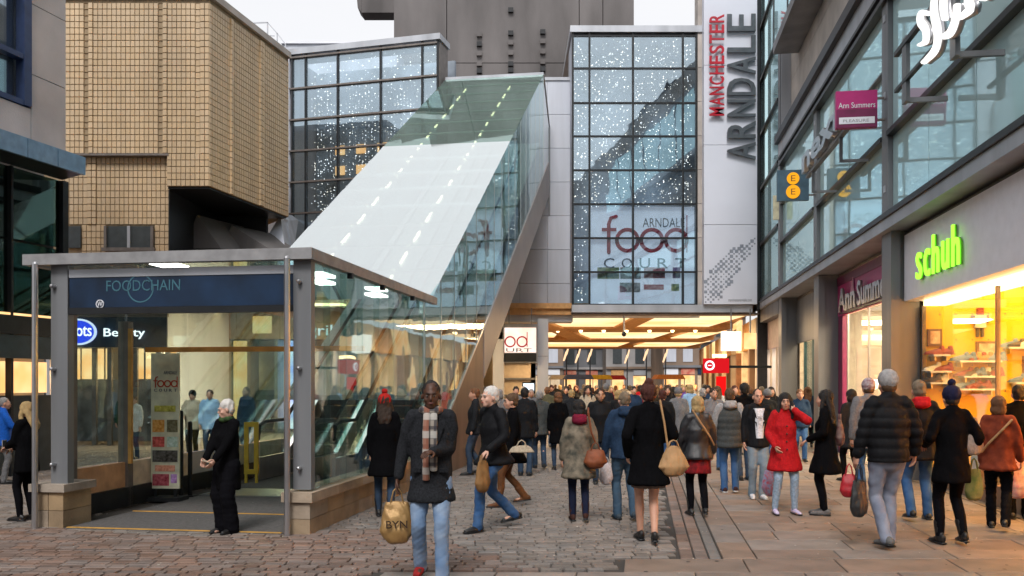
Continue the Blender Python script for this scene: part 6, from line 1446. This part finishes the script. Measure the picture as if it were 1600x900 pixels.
# 23, 24 left edge
i = person(6, 15.5, 1.50, 300, 'person in bright blue jacket at the left edge of the street', 'light', None, c_blue, 'jeans', c_grey, 'shoe', c_shoe, 'crop', 'grey', bulk=1.3, toplen=.80, RH=(.2, .3, 1.0), LH=(-.2, .2, .9))
i = person(42, 11.3, 1.50, 75, 'blonde woman in black looking at a phone behind the left kiosk pole', 'light', None, c_black, 'tight', c_leg, 'shoe', c_shoe, 'long', 'blonde', fem=True, toplen=.74, bulk=1.15, LH=(-.06, .30, 1.08), RH=(.08, .30, 1.06), pitch=12, LF=(0, .04, 0))
p = hand(i, -1); t = thing('mobile_phone', 'pale phone in the hands of the blonde woman at the left edge', 'phone', p, R(75)); MB().box(-.035, .035, -.005, .005, -.02, .11).build('phone_body', c_lgrey, t); MB().box(-.03, .03, -.0065, -.0052, -.01, .10).build('phone_screen', M_dkglass, t)
# people inside, seen through the kiosk glass
i = person(301, 20.5, 1.58, 180, 'person in dark hat and brown coat beyond the black posts inside the kiosk', 'light', None, c_beige, 'jeans', c_leg, 'shoe', c_shoe, 'short', 'brown', 'beanie', c_black, bulk=1.2, RH=(.15, .25, 1.1))
i = person(328, 20.3, 1.60, 190, 'person in pale blue jacket left of the white haired woman, seen through glass', 'light', None, c_skyj, 'jeans', c_jeand, 'shoe', c_shoe, 'short', 'dark_brown', bulk=1.2)
i = person(196, 21.5, 1.55, 200, 'person in dark green coat seen through the left kiosk pane', 'light', None, cloth('dark_green_cloth', (.02, .07, .05)), 'jeans', c_leg, 'shoe', c_shoe, 'short', 'black', bulk=1.2)
i = person(210, 20.6, 1.45, 170, 'child in white top beside the dark green coat behind the kiosk glass', 'light', None, c_white, 'jeans', c_jeand, 'shoe', c_shoe, 'short', 'brown', bulk=1.15)
i = person(385, 21.5, 1.66, 150, 'person in navy jacket just right of the white haired woman, inside the arcade', 'light', None, c_navy, 'jeans', c_jeand, 'shoe', c_shoe, 'short', 'brown', bulk=1.2)
i = person(500, 22.5, 1.66, 20, 'dark haired shopper in dark coat by the escalators behind the side glass', 'light', None, c_char, 'jeans', c_jeand, 'shoe', c_shoe, 'short', 'black', bulk=1.2, faced=False)
# the crowd under the passage: eight figures, then copies with clothes of their own
protos_p = []
pc = [('short', 'dark_brown', c_blackj, 'jeans', c_jeand, 0, None), ('bob', 'brown', c_black, 'tight', c_leg, 0, None), ('short', 'black', c_grey, 'jeans', c_jeanb, 180, None), ('long', 'blonde', c_maroon, 'tight', c_leg, 180, None),
      ('short', 'grey', c_olive, 'jeans', c_jeand, 0, None), ('crop', 'brown', c_navy, 'jeans', c_jeanb, 180, 'beanie'), ('long', 'dark_brown', c_beige, 'jeans', c_jeand, 0, None), ('bob', 'reddish', c_white, 'tight', c_leg, 180, None)]
crowd = []
# (photo column, distance, height, heading)
spots = [(855, 24, 1.66, 0), (885, 26, 1.68, 175), (893, 21, 1.6, 5), (918, 22, 1.70, 185), (925, 29, 1.62, 0), (947, 25, 1.74, 10), (955, 33, 1.66, 180), (966, 20, 1.6, 350), (990, 24, 1.68, 180), (1000, 31, 1.7, 0), (1035, 17.5, 1.62, 3), (1043, 22, 1.7, 180),
         (1052, 27, 1.66, 0), (1060, 19, 1.66, 355), (1068, 31, 1.7, 180), (1078, 24, 1.72, 0), (1098, 20, 1.64, 4), (1106, 27, 1.7, 180), (1115, 18, 1.66, 182), (1121, 23, 1.68, 0), (1148, 22, 1.7, 180), (1199, 19, 1.62, 0), (1205, 23, 1.66, 180), (1190, 27, 1.66, 5), (1172, 24, 1.66, 2),
         (862, 33, 1.7, 180), (875, 38, 1.7, 0), (900, 36, 1.68, 180), (912, 44, 1.72, 0), (932, 40, 1.66, 180), (944, 48, 1.7, 0), (962, 43, 1.66, 0), (975, 50, 1.7, 180), (984, 38, 1.68, 0), (996, 46, 1.72, 180), (1026, 38, 1.68, 0), (1033, 47, 1.7, 180), (1046, 41, 1.7, 0), (1058, 52, 1.68, 180), (1074, 43, 1.7, 0), (1087, 37, 1.7, 180), (1100, 34, 1.72, 0), (868, 52, 1.7, 0), (890, 57, 1.7, 180), (922, 55, 1.7, 0), (950, 60, 1.7, 180), (1012, 56, 1.7, 0), (1040, 62, 1.7, 180), (1066, 58, 1.7, 0),
         (1330, 15.8, 1.64, 10), (1250, 20, 1.62, 180), (1262, 24, 1.66, 0), (742, 17, 1.66, 90), (735, 21, 1.64, 180), (756, 24, 1.66, 0), (780, 20, 1.62, 0), (806, 22, 1.68, 180), (818, 27, 1.66, 0), (830, 24, 1.60, 180)]
tops = [('black', c_blackj), ('grey', c_grey), ('navy', c_navy), ('maroon', c_maroon), ('olive', c_olive), ('beige', c_beige), ('purple', c_purple), ('off white', c_white), ('red', c_red), ('charcoal', c_char), ('pale blue', c_skyj), ('camel', c_tan)]
weights = [6, 3, 3, 1.5, 1.5, 1, .7, .8, .8, 4, .8, .7]
hairs = ['dark_brown', 'brown', 'black', 'blonde', 'grey', 'reddish', 'ash', 'auburn']
gnames = {0: 'walking away', 1: 'facing the viewer'}
marks = ['left of the grey column', 'beside the grey column', 'under the left part of the passage', 'left of the tall woman', 'right of the tall woman', 'left of the red banner', 'below the red banner', 'by the corner shopfronts']
def where(p): return 'beside the kiosk tube' if p < 770 else 'left of the grey column' if p < 835 else 'just right of the grey column' if p < 880 else 'under the left part of the passage' if p < 950 else 'just left of the tall woman' if p < 1010 else 'just right of the tall woman' if p < 1060 else 'left of the red banner' if p < 1110 else 'near the red banner' if p < 1160 else 'by the corner shopfronts' if p < 1280 else 'behind the long haired woman'
seen = set(); rc = random.Random(5); protoP = {}
for k, (pp, Yp, hh, fc) in enumerate(spots):
    v = k % 8; hr, hcx, tm, lg_, lm, _, ht = pc[v]
    away = not (90 < fc < 270)
    key = v
    for _try in range(40):
        cn, cm = rc.choices(tops, weights)[0]; hcl = rc.choice(hairs)
        lab = f"{'far-off ' if Yp > 34 else ''}{hcl.replace('_', ' ')}-haired person in {cn} {'walking away' if away else 'facing the viewer'} {where(pp)}"
        if lab not in seen: break
    seen.add(lab)
    if key not in protoP:
        i = person(pp, Yp, hh, fc, lab, 'light', None, cm, lg_, lm, 'shoe', c_shoe, hr, hcl, 'beanie' if ht else None, c_grey if ht else None, fem=(v % 2 == 1), bulk=1.18, toplen=.66 if v % 2 else .84, vox=.022, cvox=.026, RF=(0, -.12, .03), LF=(0, .1, 0), group='crowd under the passage', faced=(v in (2, 3, 5, 7)), fingers=False)
        protoP[key] = (i['t'], hh); continue
    src, h0 = protoP[key]
    c = copy_tree(src); c.location = (XX(pp, Yp), Yp, 0); c.rotation_euler.z = R(fc + rc.uniform(-12, 12)); c.scale = (hh / h0,) * 3; c['label'] = lab
    for ch in c.children:
        st_ = ch.name.split('.')[0]
        if st_ in ('jacket', 'coat', 'hair'):
            ch.material_slots[0].link = 'OBJECT'; ch.material_slots[0].material = cm if st_ != 'hair' else hairm(hcl)
bpy.data.scenes.remove(tmpscene)
